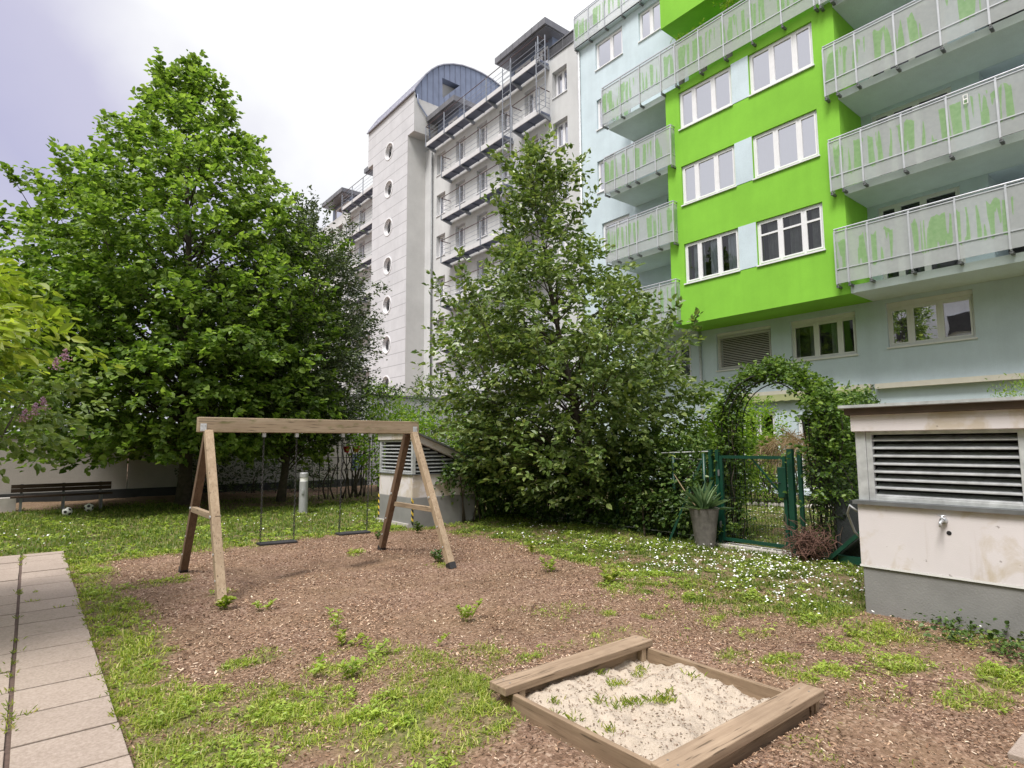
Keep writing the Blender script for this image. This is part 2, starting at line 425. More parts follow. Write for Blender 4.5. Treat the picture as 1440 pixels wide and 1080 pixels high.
def make_tree(name, label, base, top, prof, nbr, tw, k, leafL, leafW, mat, seed, trunk_r=.14, spray=.5, zlow=0., up=.9, droop=.25,
              tilt=.5, rise=.5, zclear=1.2, category='tree', group=None, flat=.4, shoots=0, wob=.13, jit=.06, inner=.25, lead=30, fill=0, core=0, shl=1.0, rmin=.78, rvar=.30, fillmin=.55):
    rg = np.random.default_rng(seed)
    zs = np.array([p[0] for p in prof]); rs = np.array([p[1] for p in prof])
    rad = lambda z: np.interp(z, zs, rs)
    root = thing(name, base, label, category, group)
    bx, by, bz = base
    tt = MB()
    H = top[2]-bz
    axis = lambda z: np.array([bx+(top[0]-bx)*np.clip((z-bz)/H, 0, 1)+.06*math.sin(z*1.1), by+(top[1]-by)*np.clip((z-bz)/H, 0, 1)+.05*math.cos(z*.9), z])
    nz = 14
    tz = np.linspace(bz-.15, bz+H*.97, nz)
    tt.tube([axis(z) for z in tz], [trunk_r*(1.25 if i == 0 else 1)*(1-.93*(i/(nz-1))**.9) for i in range(nz)], 10)
    C, DR = [], []
    w = rs/np.sum(rs)
    ztip = np.interp((np.arange(nbr)+rg.random(nbr))/nbr, np.concatenate([[0], np.cumsum(np.diff(zs)*(rs[1:]+rs[:-1]+.35)/2)])/np.sum(np.diff(zs)*(rs[1:]+rs[:-1]+.35)/2), zs)
    rg.shuffle(ztip)
    ph = rg.random(6)*6.28
    for i in range(nbr):
        zt = ztip[i]; az = i*2.39996+rg.normal(0, .25)
        lob = 1+wob*math.sin(3*az+ph[0]+zt*.7)+wob*.7*math.sin(5*az+ph[1]-zt*1.3)
        rr = rad(zt)*(rmin+rvar*rg.random())*lob
        za = max(bz+zclear*(.8+.4*rg.random()), zt-rr*rise*(.6+.8*rg.random()))
        za = min(za, bz+H*.95)
        a = axis(za); tip = axis(zt)+np.array([math.cos(az)*rr, math.sin(az)*rr, 0]); tip[2] = zt
        mid = a*.45+tip*.55; mid[2] = max(a[2], tip[2])*.5+.5*(a[2]*.4+tip[2]*.6)+.12*rr
        Lb = np.linalg.norm(tip-a)
        bez = lambda s: (1-s)**2*a+2*s*(1-s)*mid+s*s*tip
        r0 = min(trunk_r*.4, .008+.006*Lb)
        tt.tube([bez(s) for s in (0, .25, .5, .75, .97)], [r0, r0*.8, r0*.6, r0*.4, r0*.2], 5, False)
        nt = max(3, int(tw*(Lb+.4)))
        for s in inner+(1-inner)*rg.random(nt)**.75:
            c = bez(s); tn = unit(bez(min(1, s+.05))-bez(s-.05))
            spread = (.10+.30*Lb*.35*(1-s*.55))
            off = rg.normal(0, 1, 3)*np.array([spread, spread, spread*flat])
            dr = tn*.8+unit(off+1e-6)*.75*rg.random()+np.array([math.cos(az), math.sin(az), .12])*.5
            C.append(c+off); DR.append(dr)
    for i in range(shoots):
        zt = zs[0]+(zs[-1]-zs[0])*(.25+.7*rg.random()); az = rg.random()*6.28; rr = rad(zt)*(1.0+.1*rg.random())
        p = axis(zt)+np.array([math.cos(az)*rr, math.sin(az)*rr, 0]); d = np.array([math.cos(az)*.5, math.sin(az)*.5, .55+.5*rg.random()])
        q = p-unit(d)*.5; ls = shl*(.5+.5*rg.random())
        tt.tube([q, p, p+unit(d)*ls], [.012, .008, .003], 4, False)
        for s in np.linspace(0, ls, 5): C.append(p+unit(d)*s); DR.append(d+rg.normal(0, .3, 3))
    fz = np.interp(rg.random(fill), np.linspace(0, 1, len(zs)), zs) if fill else []
    if fill:
        cw = np.concatenate([[0], np.cumsum(np.diff(zs)*(rs[1:]+rs[:-1]+.1)/2)]); fz = np.interp(rg.random(fill), cw/cw[-1], zs)
    for z in fz:
        az = rg.random()*6.28; lob = 1+wob*math.sin(3*az+ph[0]+z*.7)+wob*.7*math.sin(5*az+ph[1]-z*1.3)
        r_ = rad(z)*lob*(fillmin+(1.02-fillmin)*rg.random()**.7); p = axis(z)+np.array([math.cos(az)*r_, math.sin(az)*r_, 0]); C.append(p)
        DR.append(np.array([math.cos(az)*.8, math.sin(az)*.8, .55])+rg.normal(0, .3, 3))
    for i in range(core):
        z = zs[0]+(zs[-1]-zs[0])*.42*rg.random(); az = rg.random()*6.28; r_ = rad(z)*(.15+.8*rg.random()**.6); C.append(axis(z)+np.array([math.cos(az)*r_, math.sin(az)*r_, 0])); DR.append(np.array([math.cos(az), math.sin(az), .2])+rg.normal(0, .3, 3))
    for i in range(lead):
        z = bz+H*(1.0-.16*rg.random()**1.3); az = rg.random()*6.28; C.append(axis(min(z, top[2]))+rg.normal(0, .10, 3)); DR.append(np.array([math.cos(az), math.sin(az), .9]))
    C = np.array(C); DR = np.array(DR)
    keep = C[:, 2] > bz+zlow
    v, f = sprays(rg, C[keep], DR[keep], k, spray, leafL, leafW, up, droop, tilt, jit)
    v[:, 2] = np.maximum(v[:, 2], bz+.02)
    tt.build('trunk', M['bark'], root, smooth=True)
    mesh_np('crown', v, f, mat, root)
    return root

def blob(rg, n, boxes):
    """twig points spread through ellipsoids/boxes (cx,cy,cz,rx,ry,rz,weight), denser at the skin"""
    w = np.array([b[6] for b in boxes], float); w /= w.sum()
    out, dr = [], []
    for b, m in zip(boxes, rg.multinomial(n, w)):
        d = unit(rg.normal(0, 1, (m, 3)))
        r = (.45+.55*rg.random((m, 1))**.6)*(1+.12*np.sin(d[:, :1]*7+d[:, 2:]*5))
        out.append(np.array(b[:3])+d*r*np.array(b[3:6])); dr.append(d+np.array([0, 0, .25]))
    return np.concatenate(out), np.concatenate(dr)

def make_shrub(name, label, cat_, boxes, n, k, leafL, leafW, mat, seed, spray=.3, up=.8, droop=.2, tilt=.55, stems=6, group=None, jit=.04, zmin=.03, part='foliage'):
    rg = np.random.default_rng(seed)
    cx = np.mean([b[0] for b in boxes]); cy = np.mean([b[1] for b in boxes])
    root = thing(name, (cx, cy, 0), label, cat_, group)
    C, D = blob(rg, n, boxes)
    C[:, 2] = np.abs(C[:, 2]-zmin)+zmin
    v, f = sprays(rg, C, D, k, spray, leafL, leafW, up, droop, tilt, jit)
    v[:, 2] = np.maximum(v[:, 2], .02)
    st = MB()
    for i in range(stems):
        b = boxes[i % len(boxes)]
        p0 = Vector((b[0]+rg.normal(0, .35)*b[3], b[1]+rg.normal(0, .35)*b[4], -.05))
        p2 = Vector((b[0]+rg.normal(0, .4)*b[3], b[1]+rg.normal(0, .4)*b[4], b[2]+b[5]*.6))
        pm = (p0+p2)/2+Vector((rg.normal(0, .08), rg.normal(0, .08), 0))
        st.tube([p0, pm, p2], [.022, .016, .006], 5)
    if stems: st.build('stem', M['bark'], root, smooth=True)
    mesh_np(part, v, f, mat, root)
    return root

# ------------------------------------------------------------------ camera
F_PX, YAW, PITCH, ROLL, HC = 838.2, R(38.8636), R(5.7675), R(-.3744), 1.7
fw = Vector((math.sin(YAW)*math.cos(PITCH), math.cos(YAW)*math.cos(PITCH), math.sin(PITCH)))
r0 = Vector((math.cos(YAW), -math.sin(YAW), 0)); u0 = r0.cross(fw)
rt = r0*math.cos(ROLL)+u0*math.sin(ROLL); up_ = -r0*math.sin(ROLL)+u0*math.cos(ROLL)
cam = bpy.data.cameras.new('camera'); cam.sensor_width = 36; cam.lens = F_PX/1440*36; cam.clip_end = 1000; cam.clip_start = .05
co = bpy.data.objects.new('camera', cam); COL.objects.link(co)
mt = Matrix((rt, up_, -fw)).transposed().to_4x4(); mt.translation = (0, 0, HC); co.matrix_world = mt
sc.camera = co

# ------------------------------------------------------------------ buildings
def wall_x(m, X, y0, y1, z0, z1, holes, depth=.45, face=-1, round_holes=()):
    """front sheet at X (facing -X) with pocket openings; slot 1 is the dark room at the back of each pocket"""
    hs = [tuple(h[:4])+(h[4] if len(h) > 4 else depth,) for h in holes]
    hs += [(yc-r*1.3, yc+r*1.3, zc-r*1.3, zc+r*1.3, 0) for yc, zc, r in round_holes]
    ys = sorted({y0, y1, *[h[0] for h in hs], *[h[1] for h in hs]}); ys = [y for y in ys if y0 <= y <= y1]
    zs = sorted({z0, z1, *[h[2] for h in hs], *[h[3] for h in hs]}); zs = [z for z in zs if z0 <= z <= z1]
    for a, b in zip(ys, ys[1:]):
        for c, d in zip(zs, zs[1:]):
            my, mz = (a+b)/2, (c+d)/2
            if any(h[0] < my < h[1] and h[2] < mz < h[3] for h in hs): continue
            m.quad((X, a, c), (X, a, d), (X, b, d), (X, b, c))
    for a, b, c, d, dp in hs:
        if dp == 0: continue
        Xb = X+dp
        m.quad((X, a, c), (X, b, c), (Xb, b, c), (Xb, a, c)); m.quad((X, a, d), (Xb, a, d), (Xb, b, d), (X, b, d))
        m.quad((X, a, c), (Xb, a, c), (Xb, a, d), (X, a, d)); m.quad((X, b, c), (X, b, d), (Xb, b, d), (Xb, b, c))
        m.cur = 1; m.quad((Xb, a, c), (Xb, b, c), (Xb, b, d), (Xb, a, d)); m.cur = 0
    for yc, zc, r in round_holes:
        n = 32; q = r*1.3
        for i in range(n):
            a0, a1 = 2*math.pi*i/n, 2*math.pi*(i+1)/n
            def sq(a):
                c, s = math.cos(a), math.sin(a); k = q/max(abs(c), abs(s)); return (X, yc+k*c, zc+k*s)
            ci = lambda a, dx=0, rr=r: (X+dx, yc+rr*math.cos(a), zc+rr*math.sin(a))
            m.quad(ci(a0), ci(a1), sq(a1), sq(a0)); m.quad(ci(a0), ci(a0, .42), ci(a1, .42), ci(a1))
        m.cur = 1; m.poly([(X+.42, yc+r*math.cos(2*math.pi*i/n), zc+r*math.sin(2*math.pi*i/n)) for i in range(n)]); m.cur = 0

def window(bld, X, y0, y1, z0, z1, mull=(), curtain=None, transom=None, fm='frame', gl='glass', rec=.09, sill=True, w=.065, sash=.05, head=0, blind=False, cov=1.0, door=False):
    m = MB(); xa, xb = X+rec, X+rec+.07
    zt = z1-head
    if head: m.box(X+rec-.03, xb+.002, y0+.003, y1-.003, zt, z1-.003)
    m.box(xa, xb, y0+.003, y0+w, z0+.003, zt-.003); m.box(xa, xb, y1-w, y1-.003, z0+.003, zt-.003)
    m.box(xa+.001, xb-.001, y0+w, y1-w, z0+.003, z0+w); m.box(xa+.001, xb-.001, y0+w, y1-w, zt-w, zt-.003)
    ys = [y0+w*.5, *sorted(mull), y1-w*.5]
    for a in sorted(mull): m.box(xa-.003, xb+.003, a-w*.6, a+w*.6, z0+.005, zt-.005)
    for i, (a, b) in enumerate(zip(ys, ys[1:])):
        aa, bb = a+w*.5, b-w*.5; s = sash
        xs0, xs1 = xa-.012, xb-.012
        m.box(xs0, xs1, aa+.004, aa+s, z0+w+.002, zt-w-.002); m.box(xs0, xs1, bb-s, bb-.004, z0+w+.002, zt-w-.002)
        m.box(xs0+.001, xs1-.001, aa+s, bb-s, z0+w+.002, z0+w+s); m.box(xs0+.001, xs1-.001, aa+s, bb-s, zt-w-s, zt-w-.002)
        if transom: m.box(xs0-.002, xs1+.002, aa+s, bb-s, transom-.03, transom+.03)
    win = m.build('window', M[fm], bld)
    p = MB(); xg = xa+.03
    for a, b in zip(ys, ys[1:]): p.quad((xg, a, z0+.03), (xg, a, zt-.03), (xg, b, zt-.03), (xg, b, z0+.03))
    if not blind: p.build('pane', M[gl], win)
    if sill:
        MB().box(X-.05, X+rec-.001, y0-.03, y1+.03, z0-.045, z0-.002).build('sill', M[fm], win)
    if blind:
        b = MB(); z = z0+.05
        while z < zt-.04:
            b.bar((xa-.02, y0+.05, z), (xa-.02, y1-.05, z), .040, .012, (-.55, 0, .83)); z += .062
        b.build('blind', M['blind'], win)
    if curtain:
        c = MB(); n = 60; xc = xb+.08
        yy = [y0+.04+(y1-y0-.08)*i/n for i in range(n+1)]
        for i in range(n):
            ma = .5+.5*math.sin(yy[i]*9.1+z0*3)
            if ma > cov: continue
            o = lambda j: xc+.025*math.sin(yy[j]*38)+.012*math.sin(yy[j]*71+1)
            c.quad((o(i), yy[i], z0+.04), (o(i), yy[i], zt-.04), (o(i+1), yy[i+1], zt-.04), (o(i+1), yy[i+1], z0+.04))
        c.build('curtain', M[curtain], win, smooth=True)
    return win

def balcony(bld, y0, y1, zs, zb, zt, zr, posts, X=17.75, slab=None, ends=(), Xw=19.55, label=None, brackets=True, name='balcony'):
    """slab mesh as the part; screens, rail, post frame and brackets as its pieces"""
    s = MB()
    if slab: s.box(slab[0], Xw, slab[1], slab[2], zs, zs+.22)
    else: s.box(X+.06, X+.12, y0+.02, y1-.02, zb-.01, zb+.05)
    bal = s.build(name, M['white_slab'] if slab else M['galv'], bld)
    ps = sorted({y0, *posts, y1})
    for a, b in zip(ps, ps[1:]):
        MB().box(X, X+.012, a+.012, b-.012, zb, zt).build('screen', M['screen'], bal, org=(X, a, zb))
    for ye in ends:
        MB().box(X+.02, Xw-.02, ye-.006, ye+.006, zb, zt).build('screen', M['screen'], bal, org=(X, ye, zb))
    f = MB()
    for p in ps: f.box(X-.022, X-.001, p-.022, p+.022, zb-.02, zt+.02); f.box(X+.014, X+.05, p-.02, p+.02, zb-.05, zr-.02)
    f.box(X-.018, X-.002, y0, y1, zb+.40, zb+.43); f.box(X-.014, X+.02, y0, y1, zt, zt+.03)
    for ye in ends:
        f.box(X+.02, Xw, ye-.012, ye+.012, zt, zt+.03)
        f.box(X+.02, Xw, ye-.012, ye+.012, zb+.40, zb+.43)
    f.build('post_frame', M['rail'], bal)
    r = MB(); r.tube([(X+.03, y0-.02, zr), (X+.03, y1+.02, zr)], .026, 8)
    for ye in ends: r.tube([(X+.03, ye, zr), (Xw, ye, zr)], .026, 8)
    r.build('handrail', M['rail'], bal, smooth=False)
    if brackets:
        for p in ps: MB().box(X+.02, X+.34, p-.035, p+.035, zb-.11, zb-.052).build('bracket', M['galv_dark'], bal)
    return bal

# ---- lime green and pale blue apartment building
gb = thing('apartment_building', (19.6, 8, 0), 'pale blue apartment building with a lime green projecting block and printed balcony screens', 'building')
W = 19.6
ROW = [(7.39, 8.85), (10.30, 11.77), (13.19, 14.62)]
S = lambda a: a*1.0103
Z = lambda z: 1.7+(z-1.7)*1.0103
SF = [5.92, 8.84, 11.76, 14.68]                              # soffits of the balcony slabs
holes = []
gw = [(10.14, 12.25, 4.35, 5.72), (7.43, 9.46, 4.38, 5.72), (4.47, 6.58, 4.47, 5.80)]
holes += gw
bw = [(S(16.13), S(17.75), Z(18.86), Z(20.18)), (S(13.95), S(15.22), Z(18.86), Z(20.18)), (S(17.05), S(17.74), Z(15.97), Z(17.40)),
      (S(16.75), S(17.78), Z(13.0), Z(14.47)), (S(16.0), S(17.57), Z(10.2), Z(11.5)), (S(16.75), S(17.7), Z(7.3), Z(8.7)), (13.35, 14.6, 4.2, 5.6)]
holes += bw
bd = [(4.56, 6.61, z+.27, z+2.92-.02) for z in (5.92+.0, 8.84)]
bdoor = [(4.56, 6.61, 6.16, 8.74), (4.56, 6.61, 9.08, 11.66), (4.56, 6.61, 12.0, 14.55)]
holes += bdoor
logg = [(-4, 3.92, 6.14, 8.83, 1.5), (-4, 3.92, 9.06, 11.75, 1.5), (-4, 3.92, 11.98, 14.67, 1.5), (13.0, 14.1, 6.2, 8.8, 1.2), (13.0, 14.2, 9.06, 11.6, 1.2), (13.0, 14.1, 11.98, 14.5, 1.2)]
holes += logg
gd = [(10.15, 11.4, .15, 2.75), (12.0, 13.0, .15, 2.5), (7.6, 9.4, .15, 2.6), (4.2, 6.4, .15, 2.6)]
holes += gd
m = MB(); wall_x(m, W, -6, 19.08, 0, 20.62, holes)
m.quad((W, 19.08, 0), (W, 19.08, 20.62), (32, 19.08, 20.62), (32, 19.08, 0)); m.quad((W, -6, 0), (32, -6, 0), (32, -6, 20.62), (W, -6, 20.62))
m.quad((W, -6, 20.62), (32, -6, 20.62), (32, 19.08, 20.62), (W, 19.08, 20.62)); m.quad((32, -6, 0), (32, 19.08, 0), (32, 19.08, 20.62), (32, -6, 20.62))
m.build('wall', [M['blue'], M['room']], gb)
window(gb, W, *gw[0], fm='frame_cream', blind=True, head=.10)
window(gb, W, *gw[1], [8.66, 7.93], 'curtain_grey', fm='frame_cream', gl='glass_low', head=.12, cov=.55)
window(gb, W, *gw[2], [6.0, 5.27], None, fm='frame_cream', gl='glass', head=.14)
window(gb, W, *bw[0], [17.0], 'curtain'); window(gb, W, *bw[1], [14.75], 'curtain'); window(gb, W, *bw[2], [], 'curtain', transom=None)
window(gb, W, *bw[3], [], 'curtain'); window(gb, W, *bw[4], [16.9], 'curtain'); window(gb, W, *bw[5], [], 'curtain'); window(gb, W, *bw[6], [13.95], 'curtain_grey', gl='glass_low', cov=.6)
for i, d in enumerate(bdoor): window(gb, W, *d, [6.1, 5.45], None, fm='frame_cream', gl='glass_low', sill=False, rec=.05)
for d in gd: window(gb, W, *d, [(d[0]+d[1])/2], 'curtain', gl='glass_low', sill=False, cov=.5)
# lime green projecting block
m = MB(); GX, GY0, GY1, GZ0, GZ1 = 18.0, 6.90, 12.97, 5.92, 14.90
gh = []
for z0, z1 in ROW: gh += [(10.26, 12.38, z0, z1), (7.53, 9.62, z0, z1)]
wall_x(m, GX, GY0, GY1, GZ0, GZ1, gh)
for y in (GY0, GY1): m.quad((GX, y, GZ0), (W+.01, y, GZ0), (W+.01, y, GZ1), (GX, y, GZ1))
m.quad((GX, GY0, GZ0), (GX, GY1, GZ0), (W+.01, GY1, GZ0), (W+.01, GY0, GZ0)); m.quad((GX, GY0, GZ1), (W+.01, GY0, GZ1), (W+.01, GY1, GZ1), (GX, GY1, GZ1))
# the storey above, standing back behind the terrace, and the top block
m.quad((W-.012, GY0, GZ1), (W-.012, GY0, 17.56), (W-.012, GY1, 17.56), (W-.012, GY1, GZ1))
m.box(GX, W+.01, 3.0, 13.07, 17.56, 21.4)
m.build('projecting_block', [M['green'], M['room']], gb)
for i, (z0, z1) in enumerate(ROW):
    cur = [('curtain_grey', .62), ('curtain', 1.1), ('curtain', 1.1)][i]
    window(gb, GX, 10.26, 12.38, z0, z1, [11.78, 11.0], 'curtain' if i == 0 else cur[0], cov=1.1 if i else .8, gl='glass_low' if i == 0 else 'glass', rec=.07)
    window(gb, GX, 7.53, 9.62, z0, z1, [8.86, 8.12], 'curtain_grey' if i == 0 else cur[0], cov=cur[1], gl='glass_low' if i == 0 else 'glass', transom=z0+.98 if i == 0 else None, rec=.07)
    MB().box(GX-.012, GX+.02, 9.63, 10.25, z0-.01, z1).build('spandrel_panel', M['blue'], gb)
# balconies on the right of the block
for i, zs in enumerate(SF):
    zb = zs+(.29 if i == 0 else .13)
    balcony(gb, -4, 7.15, zs, zb, zb+(1.5 if i == 0 else 1.45), zb+(1.6 if i == 0 else 1.55), [6.83, 6.28, 5.28, 4.26, 3.25, 2.24, 1.2, .2, -.8, -1.8, -2.8], slab=(18.0, -4, 6.895), ends=(7.15,), Xw=W-.003)
# small white plate fixed to the second right-hand balcony
pl = MB(); X0 = 17.72
for zc in (10.27, 10.15):
    for a, b, c, d in ((3.80, 3.90, zc+.045, zc+.06), (3.80, 3.90, zc-.06, zc-.045), (3.80, 3.815, zc-.045, zc+.045), (3.885, 3.90, zc-.045, zc+.045)): pl.box(X0-.01, X0, a, b, c, d)
pl.build('plate', M['white_plastic'], gb)
# balconies on the left of the block
for i, zs in enumerate(SF):
    zb = zs+(.14 if i < 3 else .20)
    if i < 3: balcony(gb, 12.62, 15.88, zs, zb, zb+1.40, zb+1.52, [15.33, 14.73, 14.3, 13.32], slab=(18.0, 12.975, 15.81), ends=(12.62, 15.88), Xw=W-.003)
    else: balcony(gb, 5.2, 15.92, zs, zb, zb+1.46, zb+1.60, [14.94, 13.97, 12.96, 12.32, 11.31, 10.34, 9.33, 8.32, 7.31, 6.3], slab=(18.0, 12.975, 15.81), ends=(15.92,), Xw=W-.003)
# roof terrace screen
balcony(gb, 13.1, 19.03, 20.6, 20.66, 22.15, 22.28, [18.1, 17.1, 16.1, 15.1, 14.1], X=19.34, Xw=21, name='roof_terrace_screen', ends=(19.03,))
# awnings
a1 = MB().box(W-.22, W-.003, 7.07, 11.6, 3.30, 3.42).build('awning', M['awning'], gb)
v = MB(); n = 60
for i in range(n):
    y0_, y1_ = 7.1+4.4*i/n, 7.1+4.4*(i+1)/n
    zz = lambda y: 3.10-.03*abs(math.sin(y*9))
    v.quad((W-.222, y0_, zz(y0_)), (W-.222, y0_, 3.30), (W-.222, y1_, 3.30), (W-.222, y1_, zz(y1_)))
v.build('valance', M['valance'], a1)
a2 = MB().box(W-.2, W-.003, 0.5, 6.95, 3.26, 3.41).build('awning', M['awning'], gb)
MB().tube([(W-.06, 12.9, 0), (W-.06, 12.9, 5.9)], .05, 10).build('downpipe', M['galv'], gb, smooth=True)
MB().tube([(W-.06, 18.95, 0), (W-.06, 18.95, 20.5)], .055, 10).build('downpipe', M['galv'], gb, smooth=True)
MB().box(19.40, 19.85, 13.08, 19.05, 20.622, 20.74).build('parapet', M['blue'], gb)
MB().box(19.6, 32, 19.09, 19.16, 20.55, 20.7).build('roof_edge', M['zinc_dark'], gb)

# ---- grey apartment building with stair tower
hb = thing('apartment_building', (20.95, 30, 0), 'light grey apartment building with steel walkways, porthole stair tower and barrel roof', 'building')
WG, FX = 20.95, 20.18
s = .9935; zk = lambda z: 1.7+(z-1.7)*s
WY = [34.4*s-1.1, 32.0*s-1.1, 29.58*s-1.1, 27.25*s-1.1, 24.85*s-1.1]
hol = []; DZ = 2.915
rows = [(zk(20.37)-DZ*i, zk(21.88)-DZ*i) for i in range(7)]
for z0, z1 in rows:
    for y in WY: hol.append((y, y+1.1, z0, z1, .5))
    hol.append((21.36*s, 22.49*s, z0, z1, .5))
    for y in (43.2, 45.6, 48.0, 50.4, 52.4): hol.append((y, y+1.1, z0, z1, .5))
m = MB(); wall_x(m, WG, 19.16, 60, 0, 22.62, hol)
m.quad((WG, 19.16, 22.62), (WG, 60, 22.62), (34, 60, 22.62), (34, 19.16, 22.62)); m.quad((WG, 60, 0), (34, 60, 0), (34, 60, 22.62), (WG, 60, 22.62)); m.quad((WG, 19.16, 0), (WG, 19.16, 22.62), (34, 19.16, 22.62), (34, 19.16, 0))
m.build('wall', [M['grey_wall'], M['room']], hb)
for z0, z1 in rows:
    for y in WY+[21.36*s, 43.2, 45.6, 48.0]:
        window(hb, WG, y, y+1.1, z0, z1, [y+.55], 'curtain', rec=.27, cov=.75, w=.06)
# parapet band of louvres above the right bay
m = MB(); m.box(WG-.06, WG+.3, 19.2, 22.5, 22.63, 22.70); m.box(WG-.06, WG+.3, 19.2, 22.5, 23.24, 23.30)
for i in range(9): m.box(WG-.02, WG+.25, 19.22, 22.48, 22.735+i*.055, 22.765+i*.055)
for y in (19.2, 20.3, 21.4, 22.47): m.box(WG-.05, WG+.28, y, y+.04, 22.70, 23.24)
m.build('louvred_parapet', M['zinc_dark'], hb)
def walkway(y0, y1, z, rail0=None, rail1=None, step=2.36, top=1.17):
    d = MB().box(FX, FX+.05, y0, y1, z, z+.27).build('walkway', M['deck_edge'], hb)
    u = MB(); n = max(1, round((y1-y0)/1.18))
    for i in range(n):
        a, b = y0+(y1-y0)*i/n, y0+(y1-y0)*(i+1)/n
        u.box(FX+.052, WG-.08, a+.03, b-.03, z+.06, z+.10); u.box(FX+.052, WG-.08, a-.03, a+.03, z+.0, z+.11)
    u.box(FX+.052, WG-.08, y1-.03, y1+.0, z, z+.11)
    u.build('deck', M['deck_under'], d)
    r = MB(); h = MB()
    k = max(1, round((y1-y0)/step)); yp = [y0+.04+(y1-y0-.08)*i/k for i in range(k+1)]
    for y in yp:
        MB().prism([(FX-.01, y-.05, z-.04), (WG-.002, y-.05, z-.22), (WG-.002, y-.05, z-.003), (FX-.01, y-.05, z-.003)], (0, .1, 0)).build('bracket', M['steel'], d)
        r.box(FX-.05, FX-.003, y-.03, y+.03, z-.02, z+.27+top)
    for q in (.28, .56, .84):
        r.tube([(FX-.025, y0, z+.2+q), (FX-.025, y1, z+.2+q)], .013, 5)
        for ye in (y0+.02, y1-.02): r.tube([(FX-.025, ye, z+.2+q), (FX+.72, ye, z+.2+q)], .013, 5)
    h.tube([(FX-.025, y0-.03, z+.27+top), (FX-.025, y1+.03, z+.27+top)], .025, 6)
    for ye in (y0+.02, y1-.02): h.tube([(FX-.025, ye, z+.27+top), (FX+.72, ye, z+.27+top)], .028, 6)
    r.build('railing', M['steel'], d); h.build('handrail', M['rail_dark'], d)
    return d
walkway(22.55, 34.4, 22.24)
for i in range(6):
    z = 19.30-2.9*i
    walkway(25.7, 32.35, z); walkway(22.5, 24.9, z)
walkway(42.25, 48.7, 22.24)
for i in range(6): walkway(42.2, 47.6-.0*i, 19.30-2.9*i)
# escape ladders
for y, za, zb_ in ((25.3, 7.5, 23.4), (22.35, 19.4, 23.4)):
    m = MB()
    for dy in (-.36, .36): m.bar((FX-.06, y+dy, za), (FX-.06, y+dy, zb_), .04, .04)
    z = za
    while z < zb_: m.tube([(FX-.06, y-.36, z), (FX-.06, y+.36, z)], .018, 5); z += .42
    m.build('escape_ladder', M['steel'], hb)
# roof penthouses
def penthouse(y0, y1, X0, X1, zt, wins, side=True):
    m = MB(); wall_x(m, WG+.25, y0+.5, y1-.3, 22.6, zt-.42, wins, .4)
    m.quad((WG+.25, y0+.5, 22.6), (X1-.4, y0+.5, 22.6), (X1-.4, y0+.5, zt-.42), (WG+.25, y0+.5, zt-.42)); m.quad((WG+.25, y1-.3, 22.6), (WG+.25, y1-.3, zt-.42), (X1-.4, y1-.3, zt-.42), (X1-.4, y1-.3, 22.6))
    ph = m.build('penthouse', [M['zinc'], M['room']], hb)
    r = MB().box(X0, X1, y0, y1, zt-.36, zt)
    r.box(X0+.12, X1-.1, y0+.1, y1-.1, zt-.42, zt-.362)
    n = int((y1-y0)/.55)
    for i in range(1, n): r.box(X0-.012, X0-.001, y0+(y1-y0)*i/n-.012, y0+(y1-y0)*i/n+.012, zt-.36, zt+.01)
    r.build('roof', M['zinc_dark'], ph)
    for w_ in wins: window(hb, WG+.25, *w_[:4], [(w_[0]+w_[1])/2], 'curtain', rec=.06, sill=False)
penthouse(22.05, 26.5, FX+.02, 24.4, 24.52, [(22.9, 24.2, 22.68, 23.85), (24.4, 25.9, 22.68, 23.85)])
penthouse(31.3, 34.8, 20.45, 23.2, 24.68, [(32.0, 33.2, 22.68, 23.85)])
penthouse(48.9, 53.6, FX+.02, 24.4, 24.45, [(49.6, 52.8, 22.68, 23.8)])
penthouse(41.9, 44.6, FX+.12, 23.0, 24.5, [(42.6, 44.0, 22.68, 23.8)])
# stair tower
TX, TY0, TY1, UY0, UY1, TZ, TE = 19.5, 35.73, 41.2, 34.86, 42.1, 23.4, 26.3
ports = [(38.53, 23.37-2.9*i, .62) for i in range(8)]
m = MB(); wall_x(m, TX, TY0, TY1, 0, TE, [], round_holes=ports)
m.quad((TX, TY1, 0), (24, TY1, 0), (24, TY1, TZ), (TX, TY1, TZ))
m.quad((TX, UY0, TZ), (TX, UY0, TE), (TX, TY0, TE), (TX, TY0, TZ)); m.quad((TX, TY1, TZ), (TX, TY1, TE), (TX, UY1, TE), (TX, UY1, TZ))
tw = m.build('stair_tower', [M['tower'], M['room']], hb)
m = MB(); m.quad((TX, TY0, 0), (TX, TY0, TZ), (24, TY0, TZ), (24, TY0, 0))
zr_ = 25.87
m.poly([(TX, UY0, TZ), (30, UY0, TZ), (30, UY0, zr_), (TX+.4, UY0, zr_), (TX, UY0, TE)])
m.quad((TX, UY0, TZ), (TX, TY0, TZ), (24, TY0, TZ), (24, UY0, TZ)); m.quad((TX, TY1, TZ), (TX, UY1, TZ), (24, UY1, TZ), (24, TY1, TZ)); m.quad((TX, UY1, TZ), (TX, UY1, TE), (30, UY1, TE), (30, UY1, TZ))
m.build('flank_wall', M['tower_side'], tw)
